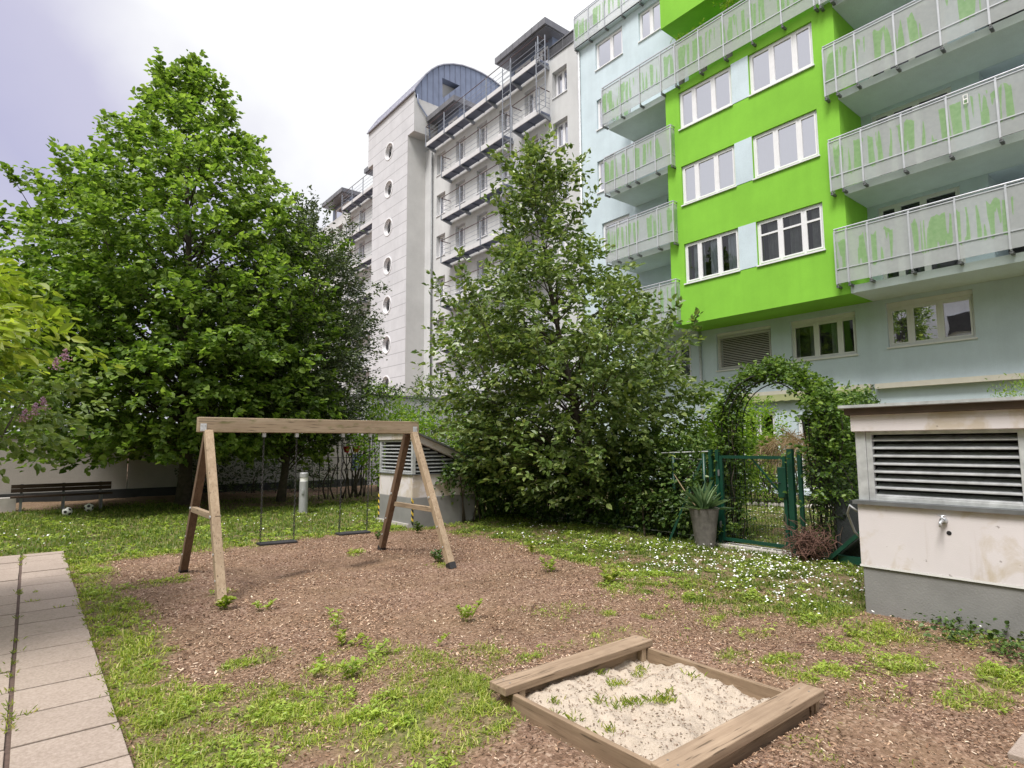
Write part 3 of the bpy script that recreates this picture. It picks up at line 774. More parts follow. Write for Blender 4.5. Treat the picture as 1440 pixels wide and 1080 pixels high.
for yc, zc, r in ports:
    ring = MB(); n = 32
    for i in range(n):
        a0, a1 = 2*math.pi*i/n, 2*math.pi*(i+1)/n
        c = lambda a, rr, x: (x, yc+rr*math.cos(a), zc+rr*math.sin(a))
        ring.quad(c(a0, r+.05, TX-.03), c(a1, r+.05, TX-.03), c(a1, r-.03, TX-.03), c(a0, r-.03, TX-.03)); ring.quad(c(a0, r+.05, TX-.03), c(a0, r+.05, TX), c(a1, r+.05, TX), c(a1, r+.05, TX-.03))
        ring.quad(c(a0, r-.03, TX-.03), c(a1, r-.03, TX-.03), c(a1, r-.03, TX+.2), c(a0, r-.03, TX+.2))
        ring.quad(c(a0, r-.03, TX+.2), c(a1, r-.03, TX+.2), c(a1, r-.12, TX+.2), c(a0, r-.12, TX+.2))
    ring.box(TX+.2, TX+.25, yc-.03, yc+.03, zc-r+.06, zc+r-.06)
    ro = ring.build('porthole_window', M['frame'], tw)
# barrel roof
half = [(19.42, 26.24), (19.54, 26.55), (19.91, 27.16), (20.35, 27.85), (20.86, 28.45), (21.35, 28.9), (21.86, 29.24), (22.68, 29.62), (23.52, 29.86), (24.5, 29.97)]
prof = half+[(2*24.9-x, z) for x, z in reversed(half)]
m = MB()
for (xa, za), (xb, zb_) in zip(prof, prof[1:]):
    m.quad((xa, UY0-.06, za), (xa, UY1+.06, za), (xb, UY1+.06, zb_), (xb, UY0-.06, zb_))
for q in range(1, 15):
    y = UY0+(UY1-UY0)*q/15
    for (xa, za), (xb, zb_) in zip(prof, prof[1:]): m.bar((xa, y, za), (xb, y, zb_), .03, .05)
for ye in (UY0-.06, UY1+.06):
    for (xa, za), (xb, zb_) in zip(prof, prof[1:]): m.bar((xa, ye, za), (xb, ye, zb_), .06, .07)
m.bar((TX-.1, UY0-.05, TE-.06), (TX-.1, UY1+.05, TE-.06), .1, .08)
br = m.build('barrel_roof', M['roof_sheet'], tw)
for ye in (UY0, UY1):
    g = MB()
    pin = [(x, z) for x, z in prof if z > 26.0]
    tri = [(21.78, 28.2), (23.3, 28.2), (21.82, 26.65)]
    # end wall built as vertical strips either side of the three-cornered opening
    zx = lambda x: float(np.interp(x, [p[0] for p in prof], [p[1] for p in prof]))
    xs = sorted({*np.arange(19.6, 30.3, .47), 21.78, 21.82, 23.3})
    def tz_(x):
        if x < 21.78 or x > 23.3: return None
        lo = 26.65+(28.2-26.65)*(x-21.82)/(23.3-21.82) if x > 21.82 else 28.2-(28.2-26.65)*(x-21.78)/.04
        return lo, 28.2
    for xa, xb in zip(xs, xs[1:]):
        mid = (xa+xb)/2
        if 21.78 < mid < 23.3:
            la, lb = tz_(xa) or (28.2, 28.2), tz_(xb) or (28.2, 28.2)
            g.quad((xa, ye, zr_), (xb, ye, zr_), (xb, ye, lb[0]), (xa, ye, la[0])); g.quad((xa, ye, 28.2), (xb, ye, 28.2), (xb, ye, zx(xb)), (xa, ye, zx(xa)))
        else: g.quad((xa, ye, zr_), (xb, ye, zr_), (xb, ye, zx(xb)), (xa, ye, zx(xa)))
    for x in np.arange(19.6+.47, 30.2, .47):
        top_, sg = zx(x)-.02, (-1 if ye == UY0 else 1)
        segs = [(zr_, top_)]
        t_ = tz_(x)
        if t_: segs = [(zr_, t_[0]), (28.2, top_)]
        g.cur = 2
        for a, b in segs: g.box(x-.015, x+.015, min(ye, ye+sg*.035), max(ye, ye+sg*.035), a, b)
    g.cur = 0
    if ye == UY0:
        for (xa, za), (xb, zb_) in zip(tri, tri[1:]+tri[:1]): g.quad((xa, ye, za), (xb, ye, zb_), (xb, ye+.6, zb_), (xa, ye+.6, za))
        g.cur = 1; g.poly([(x, ye+.6, z) for x, z in tri]); g.cur = 0
    g.build('gable', [M['zinc'], M['tower_side'], M['deck_under']], tw)
MB().tube([(WG-.12, 34.62, 0), (WG-.12, 34.62, 22.1)], .06, 10).build('downpipe', M['galv_dark'], hb, smooth=True)
MB().tube([(19.7, UY0-.1, 26.1), (19.75, UY0-.1, 25.5), (20.6, UY0-.1, 24.6), (20.8, UY0-.1, 22.5)], .05, 8).build('downpipe', M['zinc'], hb, smooth=True)
for i in range(3): MB().box(WG-.08, WG-.002, 26.5+.14*i, 26.6+.14*i, 22.0, 22.16).build('air_vent', M['frame'], hb)

# ---- the block across the yard, seen only mirrored in the window panes
ob_ = thing('apartment_building', (-14, 4, 0), 'lime green and grey apartment block across the yard, mirrored in the window panes', 'building')
OX = -14.0; hol = []
for r_ in range(5):
    for y in np.arange(-22, 30, 3.4): hol.append((y, y+1.9, 1.0+2.9*r_, 2.4+2.9*r_, .2))
m = MB(); wall_x(m, OX, -24, 32, 0, 14.9, hol, .2)
for i_, q in enumerate(m.f):
    yc_ = sum(m.v[k][1] for k in q)/len(q)
    if m.mi[i_] == 0 and int((yc_+24)//11) % 2 == 0: m.mi[i_] = 2
m.quad((OX, -24, 14.9), (OX, 32, 14.9), (OX-12, 32, 14.9), (OX-12, -24, 14.9)); m.quad((OX, 32, 0), (OX-12, 32, 0), (OX-12, 32, 14.9), (OX, 32, 14.9)); m.quad((OX, -24, 0), (OX-12, -24, 0), (OX-12, -24, 14.9), (OX, -24, 14.9))
m.build('wall', [M['grey_wall'], M['room'], M['green']], ob_)
for y, y1_, z, z1_, _ in hol:
    f_ = MB(); xf = OX-.1
    for a, b, c, d in ((y, y+.08, z, z1_), (y1_-.08, y1_, z, z1_), ((y+y1_)/2-.05, (y+y1_)/2+.05, z+.001, z1_-.001), (y+.08, y1_-.08, z, z+.08), (y+.08, y1_-.08, z1_-.08, z1_)): f_.box(xf, xf+.06, a, b, c, d)
    f_.build('window', M['frame'], ob_)

# ------------------------------------------------------------------ ground
EDGE_Y = np.array([-2, .5, 2.6, 3.4, 4.2, 5.7, 7.0, 7.8, 9.3, 10.7, 11.2]); EDGE_X = np.array([6.6, 6.5, 6.3, 5.9, 5.75, 6.15, 6.5, 6.75, 6.7, 6.6, 5.0])
PATCH = [(1.05, 4.35, .55, .55, 1.0), (1.5, 4.2, .45, .32, .9), (.75, 4.9, .3, .5, .9), (2.1, 3.5, .55, .5, 1.2), (2.3, 3.85, .35, .25, .75), (1.75, 3.35, .35, .3, 1.0), (1.7, 4.05, .22, .2, .9),
         (1.9, 4.62, .25, .13, .6), (1.5, 5.15, .28, .10, .8), (1.62, 5.32, .12, .1, .8), (2.25, 4.4, .5, .35, .45), (2.75, 4.1, .5, .35, .35), (1.3, 8.85, .5, .22, .85), (1.85, 7.6, .15, .12, .7), (4.2, 9.2, .17, .2, .95), (4.05, 8.95, .1, .1, .7), (4.7, 7.5, .22, .2, .6),
         (1.15, 3.75, .6, .35, .9), (2.1, 3.05, .45, .3, .8), (2.5, 3.1, .15, .3, .5), (1.5, 3.0, .6, .3, .8), (5.4, 1.9, .38, .22, .95), (5.0, 1.35, .35, .2, .5), (4.5, 1.6, .12, .1, .5), (5.7, 1.25, .35, .22, .95), (4.3, 2.2, .15, .2, .8), (4.75, 2.1, .25, .12, .8), (5.6, 2.35, .4, .18, .7), (5.2, 2.95, .3, .15, .55), (6.0, 2.2, .4, .3, .6),
         (5.3, 3.5, .25, .14, .6), (4.9, 3.9, .12, .1, .7), (3.95, 3.75, .1, .08, .6), (4.6, 4.2, .1, .1, .6), (4.4, 2.75, .25, .1, .5), (4.6, 2.45, .3, .1, .7), (3.2, 3.75, .6, .12, .35), (5.6, 4.9, .3, .4, .5), (5.9, 3.9, .35, .3, .75), (.75, 6.4, .3, 1.0, .9), (.7, 8.2, .25, 1.0, .95)]
PX0, PX1, PY1 = -1.02, .52, 12.26
def dens(x, y):
    x = np.asarray(x, float); y = np.asarray(y, float)
    n = fbm(x, y, 1.7); n2 = vnoise(x, y, 6.0)
    ex = np.interp(y, EDGE_Y, EDGE_X)
    g = np.zeros_like(x)
    right = sstep(-.35, .45, x-ex+(n-.5)*1.6)*np.where(y < 11.2, 1, 1)*(.55+.45*sstep(.35, .6, n))
    g = np.maximum(g, np.where(x < 9.0, right, 0))
    far = sstep(-.5, .4, y-(11.15-.35*sstep(.5, 2, x)*0)+(n-.5)*1.2)
    g = np.maximum(g, far*(.65+.35*n))
    strip = sstep(0, .12, x-.50)*(1-sstep(.22, .5, x-.52-.35*(n-.3)-.12*np.sin(y*1.9)))*sstep(2.5, 3.4, y)
    g = np.maximum(g, strip*.95)
    for cx, cy, rx, ry, d in PATCH:
        r = np.sqrt(((x-cx)/rx)**2+((y-cy)/ry)**2)+(n2-.5)*.55+(n-.5)*.6
        g = np.maximum(g, d*(1-sstep(.65, 1.15, r)))
    g = np.maximum(g, .16*sstep(.55, .75, fbm(x+31, y+7, 2.3))*(y < 5))
    g = np.maximum(g, np.where((x > 9.0), .9, 0))
    g = np.where((x > PX0-.0) & (x < PX1) & (y < PY1), 0, g)
    g = np.maximum(g, np.where(x < PX0, .9, 0))
    g = np.where((x > PX1) & (x < 9) & (y < 11.6), g*(.34+.66*sstep(.36, .58, .5*vnoise(x+3, y, 4.5)+.5*vnoise(x, y+8, 9.5))), g)
    sb = (x > 2.46) & (x < 3.98) & (y > 1.84) & (y < 3.3); g = np.where(sb, 0, g)
    for a, b, c, d in ((6.55, 9, -3, 2.62), (6.2, 7.6, 11.05, 12.65)): g = np.where((x > a) & (x < b) & (y > c) & (y < d), 0, g)
    g = np.where(y > 20.7, g*.15, g)
    g = np.where((x > 3.5) & (y > 17.2) & (x < 9), g*.25, g)
    return g
def hgt(x, y):
    x = np.asarray(x, float); y = np.asarray(y, float)
    h = (fbm(x, y, .9)-.5)*.09+(fbm(x+9, y, 3.5)-.5)*.03
    k = sstep(0, .5, np.abs(x+.25)-.78); k = np.where(y > PY1+.3, 1, k)
    k2 = sstep(.0, .5, np.maximum(np.abs(x-3.22)-.8, np.abs(y-2.57)-.8))
    dd = np.maximum(np.abs(x-3.22)-.76, np.abs(y-2.57)-.72)
    h = h-.05*np.exp(-((x-2.62)/.4)**2-((y-8.2)/.6)**2)-.05*np.exp(-((x-3.7)/.4)**2-((y-8.25)/.6)**2)
    return h*k*np.maximum(k2, .15)-.012*(1-k)-.01+.06*(1-sstep(.15, 1.1, dd))*sstep(-.03, .06, dd)-.08*(1-sstep(-.13, -.03, dd))
gx = np.concatenate([[-260, -120, -60, -30, -15, -8, -5], np.arange(-3, 10.01, .1), [10.5, 11.5, 13, 16, 20, 30, 60, 120, 260]])
gy = np.concatenate([[-260, -120, -60, -30, -12, -6, -3, -1.5], np.arange(-.5, 16, .1), np.arange(16, 25, .25), [27, 32, 45, 70, 130, 260]])
X, Y = np.meshgrid(gx, gy, indexing='ij')
Zg = hgt(X, Y)
V = np.stack([X, Y, Zg], -1).reshape(-1, 3)
nyg = len(gy)
ii, jj = np.meshgrid(np.arange(len(gx)-1), np.arange(nyg-1), indexing='ij')
b = (ii*nyg+jj).ravel()
Fq = np.stack([b, b+nyg, b+nyg+1, b+1], 1)
gro = mesh_np('ground', V, Fq, M['ground'], smooth=True); tag(gro, kind='structure')
at = gro.data.attributes.new('grass', 'FLOAT', 'POINT'); at.data.foreach_set('value', dens(X, Y).astype(np.float32).ravel())

# paved path: 50 cm slabs in two columns either side of a joint
m = MB()
y = -1.0
while y < PY1-.01:
    y1 = min(y+.5, PY1)
    for xa, xb in ((-1.0, -.51), (-.502, -.014), (.014, .52)):
        e = random.uniform(-.004, .004); t = random.uniform(.026, .034)
        m.box(xa, xb+e, y+.010, y1-.010, -.06, t)
    y += .5
p = m.build('path', M['pave'], bevel=.004); tag(p, kind='structure')
mj = MB().box(-.9999, .515, -1, PY1-.01, -.08, .016); j = mj.build('path_bedding', plain('joint_grit', (.085, .055, .042), .95, 0, .3, 30)); tag(j, kind='structure')
m = MB()
for i in range(5): m.box(4.20+i*.5, 4.695+i*.5, -1.0, .98, -.06, .03)
p = m.build('pavement', M['pave'], bevel=.006); tag(p, kind='structure')

# mulch chips
def chips(n, x0, x1, y0, y1, smin, smax, fn):
    x = rng.uniform(x0, x1, n); y = rng.uniform(y0, y1, n)
    k = fn(x, y) > rng.random(n); x, y = x[k], y[k]; n = len(x)
    a = rng.uniform(0, 6.28, n); L = rng.uniform(smin, smax, n)*(.5+.5*rng.random(n)); Wd = L*rng.uniform(.22, .5, n)
    tl = rng.normal(0, .32, n); tr = rng.normal(0, .35, n)
    d = np.stack([np.cos(a)*np.cos(tl), np.sin(a)*np.cos(tl), np.sin(tl)], 1)*L[:, None]*.5
    s_ = np.stack([-np.sin(a)*np.cos(tr), np.cos(a)*np.cos(tr), np.sin(tr)], 1)*Wd[:, None]*.5
    c = np.stack([x, y, hgt(x, y)+.004+rng.random(n)*.010], 1)
    v = np.stack([c-d-s_*.7, c-d*.2-s_, c+d-s_*.5, c+d+s_*.6, c-d*.1+s_, c-d+s_*.8], 1).reshape(-1, 3)
    b = np.arange(n)[:, None]*6
    return v, np.concatenate([b+np.array([[0, 1, 4, 5]]), b+np.array([[1, 2, 3, 4]])])
def mul(x, y):
    g = dens(x, y)
    ok = (x > PX1+.02) & ~((x > 2.46) & (x < 3.98) & (y > 1.84) & (y < 3.3)) & ~((x > 6.6) & (y < 2.6)) & ~((x > 4.2) & (y < .98))
    return np.where(ok, (1-.85*g)*(1-.75*np.exp(-((x-2.62)/.4)**2-((y-8.2)/.6)**2)-.75*np.exp(-((x-3.7)/.4)**2-((y-8.25)/.6)**2))*(.35+.8*sstep(.3, .6, fbm(x, y, 1.3))), 0)
v, f = cat([chips(110000, .5, 6.8, .8, 5, .008, .030, mul), chips(90000, .5, 7.2, 5, 11.6, .013, .038, mul)])
tag(mesh_np('wood_chips', v, f, M['chips']), 'brown wood chips and bark scattered over the play area', 'mulch', kind='stuff')

# grass
def blades(n, x0, x1, y0, y1, hmin, hmax, wd, fn, clump=.0):
    x = rng.uniform(x0, x1, n); y = rng.uniform(y0, y1, n)
    if clump: x += rng.normal(0, .0, n)
    dd = fn(x, y)*(.25+.75*sstep(.25, .6, vnoise(x, y, 9)))
    k = dd > rng.random(n); x, y, dd = x[k], y[k], dd[k]; n = len(x)
    hgtv = (hmin+(hmax-hmin)*rng.random(n))*(.55+.75*fbm(x, y, 2.6))*(.6+.4*dd)
    a = rng.uniform(0, 6.28, n); ln = np.abs(rng.normal(.75, .5, n))
    t = np.stack([np.cos(a)*ln, np.sin(a)*ln, np.ones(n)], 1)
    t = unit(t)*hgtv[:, None]
    s_ = np.stack([-np.sin(a), np.cos(a), np.zeros(n)], 1)*(wd*(.6+.8*rng.random(n)))[:, None]
    c = np.stack([x, y, hgt(x, y)-.005], 1)
    bend = np.stack([np.cos(a)*ln, np.sin(a)*ln, -.35*ln], 1)*hgtv[:, None]*.6
    v = np.stack([c-s_*.5, c+s_*.5, c+t*.6+s_*.42, c+t+bend, c+t*.6-s_*.42], 1).reshape(-1, 3)
    b = np.arange(n)[:, None]*5
    # two faces per blade: root quad, and tip as a quad with a doubled edge avoided by triangle
    return v, np.concatenate([b+np.array([[0, 1, 2, 4]]), ]), b+np.array([[4, 2, 3]])
def join_blades(bl, mat='grass', name='grass'):
    V, Q, T, o = [], [], [], 0
    for v, q, t in bl: V.append(v); Q.append(q+o); T.append(t+o); o += len(v)
    V = np.concatenate(V).astype(np.float32); Q = np.concatenate(Q); T = np.concatenate(T)
    me = bpy.data.meshes.new(name); me.vertices.add(len(V)); me.vertices.foreach_set('co', V.ravel())
    li = np.concatenate([Q.ravel(), T.ravel()]).astype(np.int32)
    me.loops.add(len(li)); me.loops.foreach_set('vertex_index', li)
    st = np.concatenate([np.arange(len(Q))*4, len(Q)*4+np.arange(len(T))*3]).astype(np.int32)
    me.polygons.add(len(st)); me.polygons.foreach_set('loop_start', st); me.update(calc_edges=True)
    me.materials.append(LEAF[mat]); return link(bpy.data.objects.new(name, me))
near = lambda x, y: dens(x, y)
g = join_blades([blades(300000, .5, 6.6, .8, 5.4, .025, .08, .007, near), blades(150000, .5, 6.8, 5.4, 11.5, .03, .09, .010, near)])
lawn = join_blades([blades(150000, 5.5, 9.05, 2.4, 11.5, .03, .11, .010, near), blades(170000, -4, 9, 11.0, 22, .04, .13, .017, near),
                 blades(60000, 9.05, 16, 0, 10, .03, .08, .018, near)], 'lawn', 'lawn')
tag(lawn, 'uncut lawn grass under the trees and along the fence, with shade tinted into its green', 'lawn', kind='stuff')
tag(g, 'patchy short green grass and weeds over the yard', 'grass', kind='stuff')

# low broad-leaved cover between the blades
def cover(n, x0, x1, y0, y1, L):
    x = rng.uniform(x0, x1, n); y = rng.uniform(y0, y1, n)
    k = dens(x, y)*sstep(.42, .6, fbm(x+50, y, 2.2)) > rng.random(n); x, y = x[k], y[k]; n = len(x)
    x = np.repeat(x, 5)+rng.normal(0, .012, n*5); y = np.repeat(y, 5)+rng.normal(0, .012, n*5); n *= 5; a = rng.uniform(0, 6.28, n)
    return leaf_arrays(np.stack([x, y, hgt(x, y)+rng.uniform(.01, .05, n)], 1), np.stack([np.cos(a), np.sin(a), rng.uniform(-.1, .6, n)], 1), np.tile([0, 0, 1.], (n, 1))+rng.normal(0, .3, (n, 3)), L*rng.uniform(.6, 1.3, n), L*.5*rng.uniform(.6, 1.2, n))
v, f = cat([cover(9000, .5, 6.6, .8, 5.6, .034), cover(6000, 5.2, 9, 2.4, 11.5, .045), cover(5000, .5, 6, 5.4, 11.5, .045), cover(2500, -3, 8, 11, 18, .07)])
tag(mesh_np('ground_cover', v, f, LEAF['weed']), 'low broad-leaved weeds growing between the grass blades', 'ground cover', kind='stuff')

# daisies
def daisies():
    x = np.concatenate([rng.normal(7.6, .75, 900), rng.normal(7.2, .9, 300), rng.uniform(-3, 1.0, 90), rng.uniform(2.5, 7, 70), rng.uniform(9.4, 15, 500)])
    y = np.concatenate([rng.normal(4.2, 1.2, 900), rng.uniform(3, 10, 300), rng.uniform(12.5, 16.5, 90), rng.uniform(11.6, 15, 70), rng.uniform(2.5, 9, 500)])
    k = ((dens(x, y) > .3) & (x > 5.6)) | (y > 12.3) | (x > 9.2); x, y = x[k], y[k]
    n = len(x); z = hgt(x, y)+rng.uniform(.05, .10, n); r = rng.uniform(.008, .0135, n)*(1+.03*np.hypot(x, y))
    tx = rng.normal(0, .3, n); ty = rng.normal(0, .3, n)
    V = []; F = []
    for i in range(n):
        b = len(V); V.append((x[i], y[i], z[i]+.006))
        for q in range(8):
            a = q*math.pi/4; rr = r[i]*(1 if q % 2 == 0 else .82); dx, dy = rr*math.cos(a), rr*math.sin(a)
            V.append((x[i]+dx, y[i]+dy, z[i]+tx[i]*dx+ty[i]*dy))
        F += [(b, b+1+q, b+1+(q+1) % 8) for q in range(8)]
    o = mesh_np('daisy_flowers', V, F, M['white_plastic'])
    tag(o, 'small white daisies scattered in the grass', 'flowers', kind='stuff')
daisies()

# ------------------------------------------------------------------ swing set
sw = thing('swing_set', (3.15, 8.2, 0), 'weathered wooden swing frame with two A-shaped ends and a long top beam', 'swing frame')
MB().box(1.60, 4.70, 8.145, 8.245, 1.872, 2.06).build('beam', M['wood_x'], sw, bevel=.008)
feet = [((1.69, 7.05), 1.715, 8.13, 'wood_z'), ((1.74, 9.36), 1.745, 8.27, 'wood_shaded'), ((4.71, 7.25), 4.60, 8.13, 'wood_z'), ((4.61, 9.16), 4.57, 8.27, 'wood_shaded')]
for (fx, fy), tx, ty, mm in feet:
    p, q = Vector((fx, fy, .03)), Vector((tx, ty, 1.88))
    leg = MB().bar(p, q, .095, .095, (1, 0, 0)).build('leg', M[mm], sw, bevel=.006)
    d = (q-p).normalized()
    MB().bar(p-d*.08, p+d*.015, .102, .102, (1, 0, 0)).build('post_shoe', M['black'], leg)
    for dz, h_, r_ in ((1.0, .06, .017), (.25, .055, .013), (.55, .055, .013)):
        c = p+d*dz; MB().tube([c+Vector((-h_, 0, 0)), c+Vector((h_, 0, 0))], r_, 8).build('bolt', M['galv'], leg)
for x, ya, yb, z in ((1.72, 7.50, 8.80, .88), (4.63, 7.62, 8.75, .76)):
    MB().box(x-.03, x+.03, ya, yb, z-.035, z+.035).build('crossbar', M['wood_y'], sw, bevel=.005)
for x in (1.66, 4.63):
    b = MB().box(x-.035, x+.035, 8.139, 8.1445, 1.885, 1.98); 
    for dx, dz in ((-.018, .02), (.018, .075), (-.018, .075), (.018, .02)): b.box(x+dx-.006, x+dx+.006, 8.134, 8.139, 1.885+dz-.006, 1.885+dz+.006)
    b.build('bracket_plate', M['galv'], sw)
def link_ring(m, c, ax, ang, L=.042, w=.022, r=.0042):
    n, k = 10, 5; ca, sa = math.cos(ang), math.sin(ang); v = []; f = []
    for i in range(n):
        a = 2*math.pi*i/n; u = math.cos(a)*w/2; z = math.sin(a)*L/2
        for j in range(k):
            bb = 2*math.pi*j/k; rr = r*math.cos(bb); o = r*math.sin(bb)
            uu = u+rr*math.cos(a); zz = z+rr*math.sin(a)
            v.append((c[0]+uu*ca-o*sa, c[1]+uu*sa+o*ca, c[2]+zz))
    for i in range(n):
        for j in range(k): f.append((i*k+j, ((i+1) % n)*k+j, ((i+1) % n)*k+(j+1) % k, i*k+(j+1) % k))
    m.add(v, f)
def swing(xa, xb, zs, yoff, label, tilt):
    s_ = thing('swing', ((xa+xb)/2, 8.2, zs), label, 'swing', 'swings under the wooden beam')
    m = MB(); m.box(xa-.03, xb+.03, 8.2+yoff-.085, 8.2+yoff+.085, zs-.016, zs+.016)
    se = m.build('seat', M['black'], s_, bevel=.012)
    se.rotation_euler = (0, tilt, 0)
    for x in (xa, xb):
        c = MB(); z = zs+.03; i = 0
        while z < 1.83:
            t = (z-zs)/(1.87-zs); link_ring(c, (x, 8.2+yoff*(1-t), z+.015), None, (i % 2)*1.5708+.5); z += .0335; i += 1
        c.build('chain', M['chain'], s_, smooth=True)
        MB().box(x-.02, x+.02, 8.18, 8.22, 1.815, 1.871).build('hanger', M['galv'], s_)
swing(2.40, 2.83, .43, .0, 'black rubber swing seat on chains nearer the left end of the beam', .02)
swing(3.49, 3.91, .445, .06, 'black rubber swing seat on chains nearer the vent hut end of the beam', .02)

# ------------------------------------------------------------------ sandbox
sb = thing('sandbox', (3.22, 2.57, 0), 'low square timber sandbox full of pale weedy sand', 'sandbox')
MB().box(2.45, 3.94, 3.13, 3.30, .098, .150).build('seat_plank', M['plank'], sb, bevel=.006)
MB().box(2.45, 3.985, 1.83, 1.985, .100, .152).build('seat_plank', M['plank'], sb, bevel=.006)
for x in (2.535, 3.90): MB().box(x-.018, x+.018, 1.87, 3.27, -.05, .096).build('side_board', M['board'], sb, bevel=.005)
for y in (1.90, 3.21): MB().box(2.555, 3.88, y-.018, y+.018, -.05, .094).build('end_board', M['plank'], sb)
for x in (2.60, 3.84): MB().box(x-.025, x+.025, 3.14, 3.188, -.05, .0965).build('corner_post', M['wood_z'], sb)
MB().box(3.92, 3.97, 1.86, 1.93, -.05, .0985).build('corner_post', M['wood_z'], sb)
for y_ in (3.18, 3.25, 1.88, 1.94):
    for x_ in (2.53, 3.88): MB().lathe((x_, y_, .149 if y_ > 2.5 else .151), [(.006, 0), (.006, .002)], 8).build('screw', M['galv_dark'], sb)
xs = np.linspace(2.552, 3.883, 90); ys = np.linspace(1.917, 3.193, 90); Xs, Ys = np.meshgrid(xs, ys, indexing='ij')
Zs = .030+(fbm(Xs, Ys, 4.0)-.45)*.14+(fbm(Xs+5, Ys, 13)-.5)*.055
ii, jj = np.meshgrid(np.arange(89), np.arange(89), indexing='ij'); b = (ii*90+jj).ravel()
mesh_np('sand', np.stack([Xs, Ys, Zs], -1).reshape(-1, 3), np.stack([b, b+90, b+91, b+1], 1), M['sand'], sb, smooth=True)
sandz = lambda x, y: .030+(fbm(x, y, 4.0)-.45)*.14+(fbm(x+5, y, 13)-.5)*.055
n = 1500
x = rng.uniform(2.57, 3.86, n); y = rng.uniform(1.93, 3.17, n)
a = rng.uniform(0, 6.28, n)
v, f = leaf_arrays(np.stack([x, y, sandz(x, y)+.006], 1), np.stack([np.cos(a), np.sin(a), rng.normal(0, .2, n)], 1), np.tile([0, 0, 1.0], (n, 1))+rng.normal(0, .2, (n, 3)), rng.uniform(.008, .03, n), rng.uniform(.004, .010, n))
tag(mesh_np('plant_litter', v, f, M['sand_leaf']), 'brown leaf litter lying on the sand', 'litter', kind='stuff')
def tuft(P, n, h, w, sp, seed, mat='grass'):
    rg = np.random.default_rng(seed); V = []
    bx = []
    for (x, y, z) in P:
        k = n; a = rg.uniform(0, 6.28, k); l = rg.uniform(.1, .8, k); c = np.stack([x+rg.normal(0, sp, k), y+rg.normal(0, sp, k), np.full(k, z)], 1)
        d = np.stack([np.cos(a)*l, np.sin(a)*l, np.ones(k)], 1)
        bx.append(leaf_arrays(c, d, np.stack([-np.cos(a), -np.sin(a), np.full(k, .4)], 1), h*(.5+.7*rg.random(k)), np.full(k, w)*(.6+.8*rg.random(k)), .1, .35))
    return cat(bx)
P = [(2.93+.07*i, 2.78-.05*i+.03*math.sin(i*5), 0) for i in range(6)]+[(3.30, 2.53, 0), (3.34, 2.55, 0), (3.27, 2.56, 0), (3.18, 2.86, 0), (3.25, 2.9, 0), (3.1, 2.66, 0), (2.66, 2.7, 0), (2.62, 2.85, 0), (2.7, 2.95, 0), (2.72, 2.5, 0), (3.6, 3.0, 0), (3.7, 3.05, 0), (3.3, 3.1, 0), (2.62, 2.6, 0), (3.72, 2.62, 0)]
P = [(x, y, float(sandz(np.array([x]), np.array([y]))[0])) for x, y, _ in P]
v, f = tuft(P, 22, .05, .006, .03, 5)
tag(mesh_np('sand_grass', v, f, LEAF['grass']), 'sparse grass seedlings growing through the sand', 'grass', kind='stuff')

P = [(random.uniform(-.01, .01) if random.random() < .35 else .525, random.uniform(3.5, 12), .02) for _ in range(70)]+[(random.uniform(-.3, .5), 4.0+.5*random.randint(0, 16), .02) for _ in range(12)]
v, f = tuft(P, 12, .045, .005, .02, 8)
tag(mesh_np('joint_weeds', v, f, LEAF['grass']), 'small grass sprigs growing from the paving joints', 'grass', kind='stuff')
# ------------------------------------------------------------------ ventilation huts
def louvres(m, p, d, L, z0, z1, step, nrm, depth=.09, h=.055, top=None):
    """blades along d from p, facing nrm"""
    d = Vector(d); nrm = Vector(nrm); z = z0
    while z < z1:
        LL = L if top is None else top(z)
        if LL > .06:
            a = Vector((p[0], p[1], z)); b = a+d*LL
            m.prism([a+nrm*.012, a+nrm*.012+Vector((0, 0, -.012)), a-nrm*depth+Vector((0, 0, h-.012)), a-nrm*depth+Vector((0, 0, h))], b-a)
        z += step
v1 = thing('ventilation_hut', (7.4, .5, 0), 'large pink rendered ventilation hut with metal louvres beside the sandbox', 'vent hut')
X0, X1, Y0, Y1 = 6.6, 8.3, -2.5, 2.6
MB().box(X0+.012, X1, Y0, Y1-.012, -.1, .455).build('plinth', M['conc'], v1, bevel=.01)
MB().box(X0-.006, X1+.006, Y0, Y1+.006, .457, .475).build('drip_edge', M['frame_cream'], v1)
MB().box(X0, X1-.01, Y0, Y1-.004, .477, 1.095).build('wall', M['ventwall'], v1)
MB().box(X0-.035, X1, Y0, Y1+.03, 1.097, 1.112).box(X0-.037, X0-.033, Y0, Y1+.03, 1.075, 1.112).build('ledge_flashing', M['galv_dark'], v1)
lf = MB(); lx = X0+.05
MB().box(lx+.13, X1-.1, Y0, Y1-.12, 1.114, 1.80).build('duct', M['gap'], v1)
lf.box(lx-.01, lx+.12, Y1-.10, Y1-.005, 1.113, 1.808)
lf.box(lx, lx+.06, Y1-.155, Y1-.102, 1.113, 1.808); lf.box(lx, lx+.06, 1.235, 1.29, 1.113, 1.808)
lf.box(lx-.002, lx+.06, 1.29, Y1-.155, 1.113, 1.152); lf.box(lx-.002, lx+.06, 1.29, Y1-.155, 1.772, 1.808)
lf.box(lx-.01, lx+.12, 1.15, 1.233, 1.113, 1.808); lf.box(lx-.002, lx+.06, Y0, 1.15, 1.113, 1.152); lf.box(lx-.002, lx+.06, Y0, 1.15, 1.772, 1.808)
lfo = lf.build('louvre_frame', M['galv'], v1, bevel=.003)
lb = MB(); louvres(lb, (lx+.02, Y1-.156, 0), (0, -1, 0), Y1-.156-1.29, 1.165, 1.76, .079, (-1, 0, 0), .10, .040)
